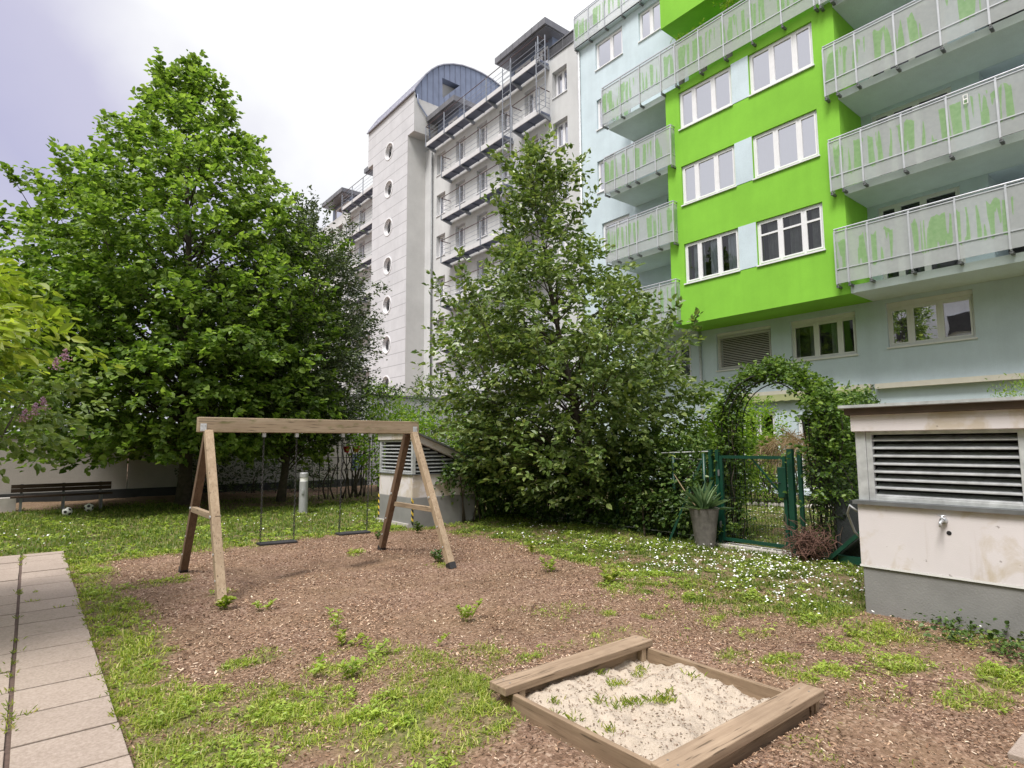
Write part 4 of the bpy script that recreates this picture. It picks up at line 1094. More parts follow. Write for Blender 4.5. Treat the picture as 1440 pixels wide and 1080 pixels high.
louvres(lb, (lx+.02, 1.149, 0), (0, -1, 0), 1.1-Y0, 1.165, 1.76, .079, (-1, 0, 0), .10, .040)
lb.build('louvre', M['galv'], v1)
MB().prism([(X0-.008, Y1+.012, 1.81), (X1, Y1+.012, 1.60), (X1, Y1+.012, 1.72), (X0-.008, Y1+.012, 1.975)], (0, Y0-Y1, 0)).build('fascia', M['ventwall'], v1)
MB().prism([(X0-.055, Y1+.05, 1.98), (X1+.05, Y1+.05, 1.70), (X1+.05, Y1+.05, 1.745), (X0-.055, Y1+.05, 2.045)], (0, Y0-Y1-.05, 0)).build('eave_board', M['brown_eave'], v1)
MB().prism([(X0-.10, Y1+.09, 2.047), (X1+.1, Y1+.09, 1.72+.03), (X1+.1, Y1+.09, 1.735+.04), (X0-.10, Y1+.09, 2.075)], (0, Y0-Y1-.1, 0)).build('roof', M['galv'], v1)
t = MB(); ty, tz = 1.86, .975
t.lathe((X0, ty, tz), [(.001, 0), (.001, .001)], 3); t = MB()
t.tube([(X0+.01, ty, tz), (X0-.035, ty, tz)], .030, 12); t.tube([(X0-.03, ty, tz), (X0-.075, ty, tz), (X0-.10, ty+.005, tz-.012), (X0-.105, ty+.005, tz-.05)], [.014, .014, .013, .012], 10)
t.tube([(X0-.055, ty, tz), (X0-.055, ty, tz+.045)], .009, 8); t.bar((X0-.055, ty-.03, tz+.048), (X0-.055, ty+.03, tz+.048), .014, .010)
t.build('water_tap', M['rail'], v1, smooth=True)
MB().tube([(X0+.01, 1.83, .865), (X0-.003, 1.83, .865)], .02, 12).build('wall_hole', M['gap'], v1)

v2 = thing('ventilation_hut', (6.9, 11.8, 0), 'smaller white ventilation hut with a sloping roof behind the swing frame', 'vent hut')
X0, X1, Y0, Y1 = 6.25, 7.85, 11.08, 12.60
MB().box(X0, X1, Y0, Y1, -.1, .60).build('plinth', M['conc'], v2, bevel=.01)
MB().box(X0+.005, X1-.005, Y0+.005, Y1-.005, .602, 1.07).build('wall', M['ventwall'], v2)
MB().box(X0-.05, X0+.3, Y0+.1, Y1+.05, -.1, .06).build('footing', M['conc_light'], v2)
MB().box(X0-.03, X1+.02, Y0-.03, Y1+.03, 1.072, 1.088).build('ledge_flashing', M['galv_dark'], v2)
rl = lambda x: 1.86-(x-X0)*.40
MB().prism([(X0+.1, Y0+.1, 1.09), (X1-.1, Y0+.1, 1.09), (X1-.1, Y0+.1, rl(X1-.1)-.02), (X0+.1, Y0+.1, rl(X0+.1)-.02)], (0, Y1-Y0-.2, 0)).build('duct', M['gap'], v2)
lf = MB()
for y0_ in (Y0+.0, Y1-.07): lf.box(X0+.0, X0+.07, y0_, y0_+.07, 1.09, 1.80)
MB().box(X1-.07, X1, Y0, Y0+.07, 1.09, rl(X1)-.04).build('corner_post', M['galv'], v2); lf.box(X0+.005, X0+.05, Y0+.07, Y1-.07, 1.765, 1.80); lf.box(X0+.005, X0+.05, Y0+.07, Y1-.07, 1.09, 1.12)
lf.build('louvre_frame', M['galv'], v2)
lb = MB(); louvres(lb, (X0+.03, Y1-.07, 0), (0, -1, 0), Y1-Y0-.14, 1.14, 1.75, .078, (-1, 0, 0), .08, .034)
louvres(lb, (X0+.07, Y0+.03, 0), (1, 0, 0), 1, 1.14, 1.75, .078, (0, -1, 0), .08, .034, top=lambda z: min(X1-X0-.14, max(0, (1.80-z)/.40-.12)))
lb.build('louvre', M['galv'], v2)
MB().prism([(X0-.03, Y0-.03, rl(X0)-.04), (X1+.03, Y0-.03, rl(X1)-.04), (X1+.03, Y0-.03, rl(X1)+.11), (X0-.03, Y0-.03, rl(X0)+.11)], (0, Y1-Y0+.06, 0)).build('fascia', M['ventwall'], v2)
MB().prism([(X0-.1, Y0-.1, rl(X0)+.13), (X1+.1, Y0-.1, rl(X1+.1)+.112), (X1+.1, Y0-.1, rl(X1+.1)+.145), (X0-.1, Y0-.1, rl(X0)+.17)], (0, Y1-Y0+.2, 0)).build('roof', M['galv_dark'], v2)
hs = MB(); hk = MB()
for yy in (Y0, Y1):
    for i in range(8):
        z = .06+i*.065; (hs if i % 2 else hk).prism([(X0-.004, yy-.03 if yy > Y0 else yy-.004, z), (X0-.004, yy+.03, z+.03), (X0-.004, yy+.03, z+.09), (X0-.004, yy-.03 if yy > Y0 else yy-.004, z+.06)], (.003, 0, 0))
        if yy == Y0: (hs if i % 2 else hk).prism([(X0-.004, yy-.004, z), (X0+.03, yy-.004, z-.03), (X0+.03, yy-.004, z+.03), (X0-.004, yy-.004, z+.06)], (0, .003, 0))
hs.build('hazard_stripe', M['yellow'], v2); hk.build('hazard_stripe', M['black'], v2)

# ------------------------------------------------------------------ bollard, bench, balls, walls
bo = thing('bollard_light', (5.46, 15.2, 0), 'grey round bollard lamp standing in the grass behind the swings', 'bollard')
MB().lathe((5.46, 15.2, 0), [(.105, -.05), (.105, .80)], 24).build('post', M['bollard'], bo, smooth=False)
MB().lathe((5.46, 15.2, 0), [(.094, .80), (.094, .92)], 20).build('lens', M['white_plastic'], bo)
MB().lathe((5.46, 15.2, 0), [(.107, .90), (.107, 1.0), (.09, 1.02)], 24).build('cap', M['bollard'], bo)
MB().box(5.37, 5.42, 15.08, 15.11, .50, .60).build('service_door', M['galv'], bo)

ew = thing('garden_wall', (1, 24.3, 0), 'pale rendered garden wall behind the big tree and bench', 'wall')
for a, b_ in ((-14, 2.64), (2.67, 11.4)): MB().box(a, b_, 24.2, 24.4, -.2, 2.06).build('wall_panel', M['endwall'], ew)
MB().box(-14, 11.4, 24.15, 24.45, 2.062, 2.10).build('coping', M['galv'], ew)
MB().box(-14, 11.4, 24.12, 24.197, -.2, .28).build('plinth', M['boardgrey'], ew)
ob = thing('outbuilding', (16, 27, 0), 'flat roofed lavender grey outbuilding with a dark roof edge behind the shrubs', 'outbuilding')
MB().box(11.42, 19.3, 24.3, 30, -.2, 3.85).build('wall', M['shed'], ob)
MB().box(11.36, 19.3, 24.24, 30, 3.852, 3.95).build('roof', M['zinc_dark'], ob)

be = thing('bench', (.78, 20.5, 0), 'dark brown wooden bench against the shaded garden wall', 'bench')
for z in (.47, .58): MB().box(-.32, 1.9, 20.78, 20.83, z+.03, z+.13).build('back_slat', M['bench'], be)
for y in (20.36, 20.5, 20.64): MB().box(-.32, 1.9, y, y+.12, .38, .42).build('seat_slat', M['bench'], be)
for x in (-.1, .8, 1.65): MB().box(x-.03, x+.03, 20.4, 20.78, -.05, .378).box(x-.03, x+.03, 20.83, 20.88, -.05, .72).build('leg', M['galv_dark'], be)
kb = MB().box(-2.4, -.2, 20.9, 21.3, -.1, .36).build('concrete_block', M['conc_light']); tag(kb, 'low concrete block at the end of the bench', 'block')
def ball(x, y, label, rot):
    bm_ = __import__('bmesh').new(); __import__('bmesh').ops.create_icosphere(bm_, subdivisions=4, radius=.11)
    me = bpy.data.meshes.new('football'); bm_.to_mesh(me); bm_.free()
    me.materials.append(M['white_plastic']); me.materials.append(M['black'])
    ph = (1+5**.5)/2; ico = [Vector(v).normalized() for v in [(0, s1, s2*ph) for s1 in (1, -1) for s2 in (1, -1)]+[(s1, s2*ph, 0) for s1 in (1, -1) for s2 in (1, -1)]+[(s2*ph, 0, s1) for s1 in (1, -1) for s2 in (1, -1)]]
    for p in me.polygons:
        c = p.center.normalized(); p.material_index = 1 if max(c.dot(v) for v in ico) > .945 else 0; p.use_smooth = True
    o = link(bpy.data.objects.new('football', me), None, (x, y, .10)); o.rotation_euler = rot
    tag(o, label, 'ball', 'footballs near the bench')
ball(.82, 18.7, 'white and black football lying on the lawn in front of the bench', (.3, .5, .2)); ball(1.32, 19.6, 'white and black football closer to the tree trunk by the bench end', (1.1, .2, .9))

# trellis with vines
tr = thing('trellis', (8.1, 18.7, 0), 'dark metal trellis carrying bare vine stems and two red pots', 'trellis')
m = MB()
for x in np.arange(7.2, 9.05, .3): m.bar((x, 18.7, 0), (x, 18.7, 2.0), .02, .02)
for z in (.5, .9, 1.3, 1.7, 2.0): m.bar((7.2, 18.7, z), (9.0, 18.7, z), .018, .018)
m.build('lattice', M['black'], tr)
m = MB()
for i in range(12):
    x = 7.2+rng.random()*1.8; pts = [(x, 18.66, 0)]
    for z in np.arange(.3, 2.2, .3): x += rng.normal(0, .09); pts.append((x, 18.66+rng.normal(0, .03), z))
    m.tube(pts, [.03-.003*q for q in range(len(pts))], 5)
m.build('vine_stem', M['bark'], tr, smooth=True)
for x, lab in ((8.03, 'red hanging flower pot on the trellis, the left of the pair'), (8.36, 'red hanging flower pot on the trellis, nearer the vent hut')):
    pt = thing('flower_pot', (x, 18.55, 1.47), lab, 'flower pot', 'red pots on the trellis')
    MB().lathe((x, 18.55, 1.47), [(.07, 0), (.11, .17), (.12, .17), (.12, .2), (.1, .2)], 14).build('pot', M['red_pot'], pt)
    MB().tube([(x-.1, 18.55, 1.67), (x, 18.6, 2.0), (x+.1, 18.55, 1.67)], .006, 5).build('wire_hanger', M['black'], pt)
def postermat():
    t = NT('patterned_panel'); v = t.coords()
    t.base(t.ramp(t.noise(v, 12, 3), [(.3, (.05, .06, .16)), (.45, (.25, .30, .48)), (.58, (.68, .70, .74)), (.7, (.5, .2, .28))], 'CONSTANT'), .5); return t.m
wp = MB().box(8.50, 8.90, 19.2, 19.24, .85, 1.40).build('patterned_panel', postermat()); tag(wp, 'small blue and white patterned panel behind the trellis', 'panel')
MB().box(8.52, 8.56, 19.205, 19.235, -.05, .85).box(8.84, 8.88, 19.205, 19.235, -.05, .85).build('post', M['black'], wp, org=None)

# ------------------------------------------------------------------ fence and gate
def chainlink(m, X, y0, y1, z0, z1, s_=.07):
    h = z1-z0; n = int((y1-y0+h)/s_)
    for i in range(n):
        for sg in (1, -1):
            ya = y0-h+i*s_ if sg > 0 else y0+i*s_
            yb = ya+h*sg
            pa, pb = (ya, z0), (yb, z1)
            t0, t1 = 0., 1.
            if sg > 0: t0 = max(0, (y0-ya)/h); t1 = min(1, (y1-ya)/h)
            else: t0 = max(0, (ya-y1)/h); t1 = min(1, (ya-y0)/h)
            if t1 > t0: m.bar((X, ya+sg*h*t0, z0+h*t0), (X, ya+sg*h*t1, z0+h*t1), .0026, .0026, (1, 0, 0))
fl = thing('wire_fence', (9.1, 9, 0), 'dark green wire fence with posts running under the fruit tree', 'fence')
for y in (12.3, 12.05, 10.75, 9.4, 8.0, 6.65, 6.02): MB().tube([(9.1, y, -.1), (9.1, y, 1.52)], .03, 10).build('post', M['fence_green'], fl, smooth=True)
MB().bar((8.72, 6.52, .0), (9.08, 6.05, 1.4), .035, .035).build('brace', M['fence_green'], fl)
m = MB(); chainlink(m, 9.1, 6.0, 12.3, .1, 1.42); m.build('wire_mesh', M['wire'], fl)
m = MB()
for z in (.1, .75, 1.42): m.tube([(9.1, 6.0, z), (9.1, 12.3, z)], .004, 5)
m.tube([(9.05, 6.9, 1.52), (9.08, 5.9, 1.555)], .012, 6); m.build('tension_wire', M['galv'], fl)
fr = thing('wire_fence', (9.1, 3, 0), 'short green wire fence between the gate and the large hut', 'fence')
for y in (4.36, 3.0, 1.6): MB().bar((9.1, y, -.1), (9.1, y, 1.56), .055, .055).build('post', M['fence_green'], fr)
MB().bar((9.0, 3.95, .05), (9.0, 3.35, .62), .06, .05).build('brace', M['fence_green'], fr)
m = MB(); chainlink(m, 9.1, .5, 4.33, .1, 1.42); m.build('wire_mesh', M['wire'], fr)
MB().box(9.05, 9.12, .5, 4.3, .0, .1).build('bottom_board', M['fence_green'], fr)
ga = thing('garden_gate', (9.1, 5.2, 0), 'green metal garden gate with wire mesh under the leafy arch', 'gate')
for y in (5.88, 5.75): MB().bar((9.1, y, -.1), (9.1, y, 1.585), .06, .06).build('gate_post', M['fence_green'], ga)
MB().bar((9.1, 4.50, -.1), (9.1, 4.50, 1.60), .08, .08).build('gate_post', M['fence_green'], ga)
f = MB(); gy0, gy1 = 4.60, 5.68
f.bar((9.1, gy0+.0, .09), (9.1, gy0, 1.49), .05, .05); f.bar((9.1, gy1, .09), (9.1, gy1, 1.49), .05, .05)
f.bar((9.1, gy0+.025, 1.465), (9.1, gy1-.025, 1.465), .049, .049); f.bar((9.1, gy0+.025, .115), (9.1, gy1-.025, .115), .049, .049)
f.bar((9.105, gy0+.03, .85), (9.105, gy1-.55, 1.44), .022, .022)
f.build('gate_frame', M['fence_green'], ga)
m = MB()
for y in np.arange(gy0+.05, gy1-.02, .05): m.bar((9.09, y, .13), (9.09, y, 1.45), 0.0036, .0036)
for z in np.arange(.2, 1.45, .2): m.bar((9.084, gy0+.03, z), (9.084, gy1-.03, z), .006, .006)
m.build('wire_mesh', M['wire'], ga)
MB().box(9.055, 9.085, gy0-.03, gy0+.10, .85, 1.32).build('lock_box', M['fence_green'], ga, bevel=.01)
MB().tube([(9.07, gy0+.06, 1.08), (9.02, gy0+.06, 1.08), (9.02, gy0+.17, 1.08)], .010, 8).build('handle', M['black'], ga)
for z in (.35, 1.2): MB().tube([(9.06, gy1+.035, z-.05), (9.06, gy1+.035, z+.05)], .018, 8).build('hinge', M['galv_dark'], ga)
gs = MB().box(8.95, 9.25, 4.4, 5.95, -.08, .035).build('gate_step', M['conc_light']); tag(gs, 'flat concrete threshold slab under the green gate', 'slab')

# arch
ar = thing('garden_arch', (9.55, 4.9, 0), 'dark metal garden arch overgrown with climbers above the green gate', 'arch')
m = MB()
yc, ra, zc_ = 4.98, .80, 2.02
for x in (9.32, 9.78):
    pts = [(x, yc+ra, 0)]+[(x, yc+ra*math.cos(a), zc_+ra*math.sin(a)) for a in np.linspace(0, math.pi, 18)]+[(x, yc-ra, 0)]
    m.tube(pts, .014, 6)
    pts = [(x, yc+ra-.12, 0)]+[(x, yc+(ra-.12)*math.cos(a), zc_+(ra-.12)*math.sin(a)) for a in np.linspace(0, math.pi, 18)]+[(x, yc-ra+.12, 0)]
    m.tube(pts, .010, 6)
for z in np.arange(.2, 2.0, .28):
    for y in (yc-ra, yc+ra): m.tube([(9.32, y, z), (9.78, y, z)], .008, 5)
for a in np.linspace(0, math.pi, 12): m.tube([(9.32, yc+ra*math.cos(a), zc_+ra*math.sin(a)), (9.78, yc+ra*math.cos(a), zc_+ra*math.sin(a))], .008, 5)
m.build('frame', M['black'], ar, smooth=True)
rg = np.random.default_rng(21)
C, D = [], []
def along(n, a0, a1, th, w):
    for _ in range(n):
        a = rg.uniform(a0, a1); r = ra+rg.normal(.02, th); C.append((9.55+rg.normal(0, w), yc+r*math.cos(a), zc_+r*math.sin(a))); D.append((rg.normal(0, .6)-.3, math.cos(a)*.6+rg.normal(0, .5), math.sin(a)*.6+rg.normal(0, .4)))
along(190, .2, 1.9, .05, .16); along(250, 1.5, 3.1, .09, .2)
for _ in range(270): C.append((9.55+rg.normal(0, .18), yc+ra-.02+rg.normal(0, .08), rg.uniform(.1, 2.3))); D.append((rg.normal(-.5, .5), rg.normal(.1, .5), .2))
for _ in range(340): zz = rg.uniform(.75, 2.55); C.append((9.55+rg.normal(0, .26), yc-ra-.10+rg.normal(0, .16), zz)); D.append((rg.normal(-.5, .5), rg.normal(-.3, .5), .2))
for _ in range(40): C.append((9.5+rg.normal(0, .2), yc-ra+.02+rg.normal(0, .08), rg.uniform(.1, .9))); D.append((rg.normal(-.5, .5), rg.normal(-.1, .5), .2))
v, f = sprays(rg, np.array(C), np.array(D), 9, .20, .068, .048, .7, .25, .6, .03)
cl = thing('climbing_plant', (9.55, 4.9, 0), 'leafy climbing plant covering the metal arch over the gate', 'climber')
mesh_np('leaves', v, f, LEAF['climber'], cl)
m = MB()
for i in range(26):
    a0 = rg.uniform(.3, 2.8); r = ra+.02; p = Vector((9.5, yc+r*math.cos(a0), zc_+r*math.sin(a0))); pts = [p]; d = Vector((rg.normal(-.2, .3), math.cos(a0)*.7+rg.normal(0, .5), .8))
    for q in range(4): d = d+Vector((rg.normal(0, .2), rg.normal(0, .3), -.22)); pts.append(pts[-1]+d.normalized()*.1)
    m.tube(pts, [.004, .003, .003, .002, .001], 4)
for yy in (yc+ra, yc-ra-.05, yc-ra+.05):
    for q in range(7):
        y0_ = yy+rg.normal(0, .08); pts = [(9.5+rg.normal(0, .1), y0_+rg.normal(0, .04), z) for z in np.arange(0, 2.2, .35)]
        m.tube(pts, .011, 5)
m.build('stem', M['bark'], cl, smooth=True)

# planter with sword-leaved plant
pl = thing('planter', (8.75, 5.82, 0), 'tall tapered grey planter standing beside the gate', 'planter')
MB().lathe((8.75, 5.82, 0), [(.15, -.01), (.16, .02), (.205, .40), (.245, .62), (.255, .635), (.235, .635), (.21, .55)], 40, .035).build('pot', M['planter'], pl)
MB().lathe((8.75, 5.82, 0), [(.215, .54), (.215, .56)], 24).build('soil', M['gap'], pl)
yu = thing('yucca_plant', (8.75, 5.82, .56), 'spiky sword-leaved yucca plant growing in the grey planter', 'plant')
rg = np.random.default_rng(4); n = 62
a = rg.uniform(0, 6.28, n); e = rg.uniform(.25, 1.5, n); d = np.stack([np.cos(a)*np.cos(e), np.sin(a)*np.cos(e), np.sin(e)], 1)
nn = np.stack([-np.cos(a)*np.sin(e), -np.sin(a)*np.sin(e), np.cos(e)], 1)
v, f = leaf_arrays(np.tile([8.75, 5.82, .57], (n, 1))+rg.normal(0, .035, (n, 3))*[1, 1, .3], d, nn, rg.uniform(.34, .58, n), rg.uniform(.035, .055, n), .25, .12)
mesh_np('leaves', v, f, LEAF['yucca'], yu)
m = MB(); m.tube([(8.72, 5.9, .58), (8.66, 6.12, .9), (8.63, 6.30, 1.17)], [.012, .010, .006], 6); m.build('flower_stalk', M['straw'], yu)

# twig bundle
tb = thing('twig_bundle', (8.95, 4.22, 0), 'round bundle of dry brown twigs at the foot of the gate post', 'twigs')
m = MB(); rg = np.random.default_rng(9)
for i in range(230):
    a = rg.uniform(0, 6.28); r = .22*math.sqrt(rg.random()); p = Vector((8.92+r*math.cos(a), 4.20+r*1.1*math.sin(a), rg.uniform(.0, .40))); pts = [p]; d = Vector((rg.normal(0, 1), rg.normal(0, 1), rg.normal(.1, .7))).normalized()
    for q in range(5):
        d = (d+Vector((rg.normal(0, .35), rg.normal(0, .35), rg.normal(0, .3)))-(pts[-1]-Vector((8.92, 4.20, .2)))*1.1).normalized(); pts.append(pts[-1]+d*.075)
    m.tube(pts, .0045, 4, False)
m.build('twigs', M['twig'], tb)
# boards and hose behind the fence
b1 = thing('board', (9.4, 3.8, 0), 'charcoal board standing upright behind the short wire fence', 'board')
MB().box(9.38, 9.42, 3.62, 4.0, .0, .86).build('panel', M['boardgrey'], b1, bevel=.01)
b2 = MB(); b2.bar((9.3, 3.98, .05), (9.3, 3.5, .45), .30, .04, (0, .6, .8)); b2o = b2.build('board', M['boardgrey'], bevel=.01); tag(b2o, 'charcoal board leaning low against the upright one', 'board')
m = MB(); m.tube([(6.75, 2.66, .98), (6.72, 2.72, 1.04), (6.8, 2.78, .95), (6.9, 2.76, .75), (6.95, 2.72, .68)], .012, 8); ho = m.build('hose', M['bollard'], smooth=True); tag(ho, 'short loop of grey hose at the corner of the large hut', 'hose')
# stone edging of the neighbour garden
ed = thing('stone_edging', (15.6, 7, 0), 'row of pale stones edging the garden bed behind the gate', 'edging')
m = MB(); rg = np.random.default_rng(31)
for i in range(34):
    t = i/33; x = 15.0+1.3*t+.35*math.sin(t*3); y = 9.6-5.2*t; r = rg.uniform(.07, .11)
    MB().lathe((x, y, -.02), [(r*.9, 0), (r, .05), (r*.8, .10), (r*.3, .125)], 9).build('stone', M['conc_light'], ed, smooth=True)

# ------------------------------------------------------------------ trees and shrubs
make_tree('linden_tree', 'tall broad linden tree with big bright leaves in front of the garden wall', (3.6, 19.8, 0), (3.25, 20.1, 13.5),
          [(1.3, 3.7), (2.2, 4.3), (4, 4.5), (6, 4.4), (7.6, 4.0), (8.5, 3.55), (9.3, 3.0), (10.1, 2.4), (10.9, 1.8), (11.8, 1.2), (12.7, .7), (13.4, .3), (13.7, .1)],
          200, 4.2, 15, .15, .132, LEAF['linden'], 11, .20, .48, 1.2, .95, .28, .45, .6, 1.9, flat=.4, wob=.02, shoots=45, jit=.05, inner=.35, lead=50, core=800, shl=.55, fill=1800, rmin=.72, rvar=.28, fillmin=.62)
make_tree('evergreen_tree', 'dark small-leaved evergreen tree right of the linden', (6.1, 18.9, 0), (6.5, 18.5, 9.4),
          [(1.7, 1.3), (2.2, 2.1), (3, 2.5), (5, 2.45), (6.5, 2.1), (7.6, 1.6), (8.5, 1.0), (9.3, .15)],
          130, 7.5, 18, .095, .05, LEAF['privet'], 23, .13, .42, 1.5, .5, .10, .6, .5, 1.0, flat=.7, wob=.12, shoots=40, jit=.05, fill=350)
make_tree('fruit_tree', 'glossy leaved fruit tree with wild upright shoots behind the wire fence', (9.5, 9.05, 0), (8.45, 9.85, 8.2),
          [(.6, 1.6), (1.5, 2.25), (2.6, 2.5), (3.6, 2.45), (4.5, 2.2), (5.2, 1.65), (5.8, 1.1), (6.5, .75), (7.3, .5), (7.9, .3), (8.2, .1)],
          115, 6.6, 13, .125, .076, LEAF['cherry'], 37, .11, .44, .35, .8, .25, .5, .55, .9, flat=.5, wob=.15, shoots=54, shl=.8, jit=.04, fill=680, lead=16, fillmin=.42, core=280, rmin=.66, rvar=.36)
make_tree('magnolia_tree', 'small tree with large lime yellow leaves overhanging the paved path', (-1.9, 7.75, 0), (-1.15, 7.15, 3.5),
          [(2.25, .9), (2.5, 1.45), (2.8, 1.5), (3.2, 1.2), (3.45, .7), (3.6, .1)],
          40, 8, 10, .125, .058, LEAF['lime'], 5, .05, .30, 2.1, .75, .30, .45, .4, 1.5, flat=.5, wob=.1, jit=.02)
lil = make_shrub('lilac_bush', 'lilac bush with a few mauve blossoms below the lime leaves', 'bush', [(-1.0, 8.1, 2.1, 1.45, 1.25, .55, 3), (-1.4, 8.3, 1.5, .9, .8, .8, 1)], 420, 10, .088, .060, LEAF['lilacleaf'], 8, .30, .8, .25, .5, 8, jit=.02)
rg = np.random.default_rng(2)
for (x, y, z) in ((.14, 6.60, 2.38), (.20, 6.58, 2.46), (.02, 6.66, 1.98), (-.05, 6.70, 1.92), (.07, 6.70, 2.03)):
    n = 90; t = rg.random(n); c = np.stack([x+rg.normal(0, .022, n)*(1.1-t), y+rg.normal(0, .022, n)*(1.1-t), z+t*.11], 1)
    v, f = leaf_arrays(c, rg.normal(0, 1, (n, 3)), rg.normal(0, 1, (n, 3)), np.full(n, .016), np.full(n, .014)); mesh_np('blossom', v, f, M['lilac'], lil)
make_shrub('hedge', 'dense dark climber hedge grown through the wire fence below the fruit tree', 'hedge',
           [(9.2, 11.6, .8, .5, 1.0, .95, 2), (9.3, 10.2, .85, .5, 1.0, 1.0, 2.2), (9.35, 8.8, .7, .45, .9, .85, 1.6), (9.35, 7.5, .85, .45, .9, .95, 2), (9.35, 6.5, .85, .4, .6, .9, 1.5)], 2400, 11, .075, .054, LEAF['dark'], 15, .26, .6, .25, .6, 26)
make_shrub('yew_hedge', 'tall black-green yew hedge rising beyond the garden wall behind the linden', 'hedge', [(x_, 26.0, 2.6, 1.5, .8, 2.6+.5*math.sin(x_*1.7), 1) for x_ in np.arange(-9, 11.5, 1.7)], 2300, 12, .16, .075, LEAF['privet'], 61, .5, .6, .1, .6, 14)
make_shrub('laurel_bush', 'low dark laurel bush at the foot of the garden wall right of the linden trunk', 'bush', [(5.0, 23.3, .55, .9, .5, .6, 1), (6.9, 23.2, .6, 1.0, .5, .65, 1), (8.4, 22.6, .5, .8, .5, .55, 1)], 420, 10, .09, .05, LEAF['privet'], 62, .3, .6, .1, .6, 8)
make_shrub('creeper', 'leafy creeper spilling over the side of the smaller hut', 'climber', [(7.9, 11.0, 1.35, .35, .35, .75, 2), (8.3, 11.4, 1.2, .5, .5, 1.1, 2.4), (7.35, 11.0, 1.05, .35, .10, .22, .5)], 600, 11, .078, .058, LEAF['dark'], 16, .26, .6, .3, .6, 8)
make_shrub('shrub', 'yellow-green shrub standing behind the roof of the smaller hut', 'shrub', [(9.3, 15.2, 1.6, 1.1, 1.0, 1.1, 2), (8.4, 16.4, 1.75, 1.0, .8, 1.0, 1.6), (10.4, 14.0, 1.5, 1.0, 1.0, 1.0, 2)], 1100, 10, .09, .055, LEAF['fresh'], 17, .34, .7, .25, .55, 14)
make_shrub('shrub', 'yellow-green shrub beyond the evergreen, reaching up in front of the porthole tower', 'shrub', [(10.3, 20.6, 2.9, .8, .8, 1.0, 2), (11.0, 20.4, 1.7, .8, .8, 1.2, 1)], 480, 10, .09, .055, LEAF['fresh'], 18, .34, .7, .2, .55, 8)
make_shrub('shrub', 'dark shrub in front of the outbuilding wall at the end of the yard', 'shrub', [(13.6, 22.6, 2.5, .9, .9, 2.3, 2), (15.6, 22.4, 1.6, 1.2, 1.0, 1.6, 1.2)], 700, 10, .09, .05, LEAF['dark'], 19, .4, .7, .1, .55, 8)
make_shrub('shrub', 'bright green shrub left of the arch beside the fruit tree', 'shrub', [(10.6, 6.9, 1.35, .55, .65, 1.15, 2), (10.4, 6.4, 1.6, .4, .5, .75, 1.2)], 600, 10, .075, .045, LEAF['fresh'], 20, .28, .7, .2, .55, 10)
make_shrub('shrub', 'light green shrub seen through the arch in the garden behind the gate', 'shrub', [(16.0, 8.95, 1.7, 1.0, .8, 1.25, 2), (15.6, 8.6, 1.0, .8, .7, .8, 1)], 620, 10, .075, .045, LEAF['fresh'], 22, .28, .7, .2, .55, 10)
make_shrub('shrub', 'low dark shrub on the garden bed behind the gate mesh', 'shrub', [(16.9, 8.2, .5, .6, 1.4, .5, 2), (17.2, 6.6, .5, .5, 1.2, .5, 1)], 220, 10, .06, .04, LEAF['dark'], 24, .24, .7, .2, .55, 6)
make_shrub('dry_grass_plant', 'straw coloured dry ornamental grass behind the gate', 'plant', [(12.7, 6.35, 1.62, .42, .42, .22, 1)], 90, 14, .22, .010, M['straw'], 25, .25, .9, .9, .5, 5)
make_shrub('hedge', 'dark leafy hedge between the arch and the large hut', 'hedge', [(11.5, 4.62, 1.5, .55, .42, .95, 2), (10.7, 4.12, 1.45, .4, .34, .95, 2)], 1200, 10, .07, .048, LEAF['dark'], 26, .28, .65, .2, .55, 12)
make_shrub('shrub', 'clipped conifer-like green shrub rising behind the roof of the large hut', 'shrub', [(12.7, 2.4, 1.85, .6, .55, .75, 1)], 260, 14, .05, .016, LEAF['fresh'], 27, .22, .9, .0, .5, 4)
make_shrub('ivy', 'low ivy creeping along the foot of the large hut', 'ground ivy', [(6.35, 1.6, .03, .25, .55, .06, 1), (6.2, 1.0, .03, .3, .4, .06, 1)], 120, 8, .036, .034, LEAF['dark'], 28, .09, 1.0, .3, .4, 0, part='leaves')
make_shrub('wall_shrub', 'pale-leaved shrub growing along the blue wall behind the leafy arch', 'shrub', [(16.5, 11.5, 1.2, .8, 1.2, 1.2, 1), (16.6, 9.0, 1.0, .8, 1.0, 1.0, 1)], 320, 10, .08, .05, LEAF['fresh'], 29, .3, .7, .2, .55, 6)
make_shrub('wall_shrub', 'dark bushy shrub against the foot of the grey building', 'shrub', [(17.5, 16.5, 1.6, 1.2, 1.8, 1.7, 1), (17.5, 20.5, 1.6, 1.3, 1.8, 1.7, 1)], 420, 10, .10, .06, LEAF['dark'], 30, .4, .7, .2, .55, 6)

# balcony plants
for i, (y, h, w_, lab) in enumerate(((12.3, .55, .22, 'small leafy potted plant on the upper balcony, farthest along'), (11.35, .28, .3, 'low potted plant on the upper balcony between two taller ones'), (10.35, 1.0, .28, 'tall potted shrub on the upper balcony in front of the dark recess'))):
    t = thing('potted_plant', (18.1, y, 15.4), lab, 'potted plant', 'plants on the upper balcony')
    MB().lathe((18.12, y, 15.3), [(.10, -.38), (.17, 1.0), (.19, 1.02), (.16, 1.0)], 14).build('pot', M['conc'], t)
    rg = np.random.default_rng(50+i); n = 60
    C = np.array([18.12, y, 16.35+h*.45])+rg.normal(0, 1, (n, 3))*[w_*.45, w_*.6, h*.32]
    v, f = sprays(rg, C, rg.normal(0, .6, (n, 3))+[0, 0, .6], 8, .18, .07, .03, .7, .2, .6, .02); mesh_np('foliage', v, f, LEAF['fresh'], t)
    MB().tube([(18.12, y, 16.2), (18.12, y, 16.35+h*.6)], .015, 5).build('stem', M['bark'], t)

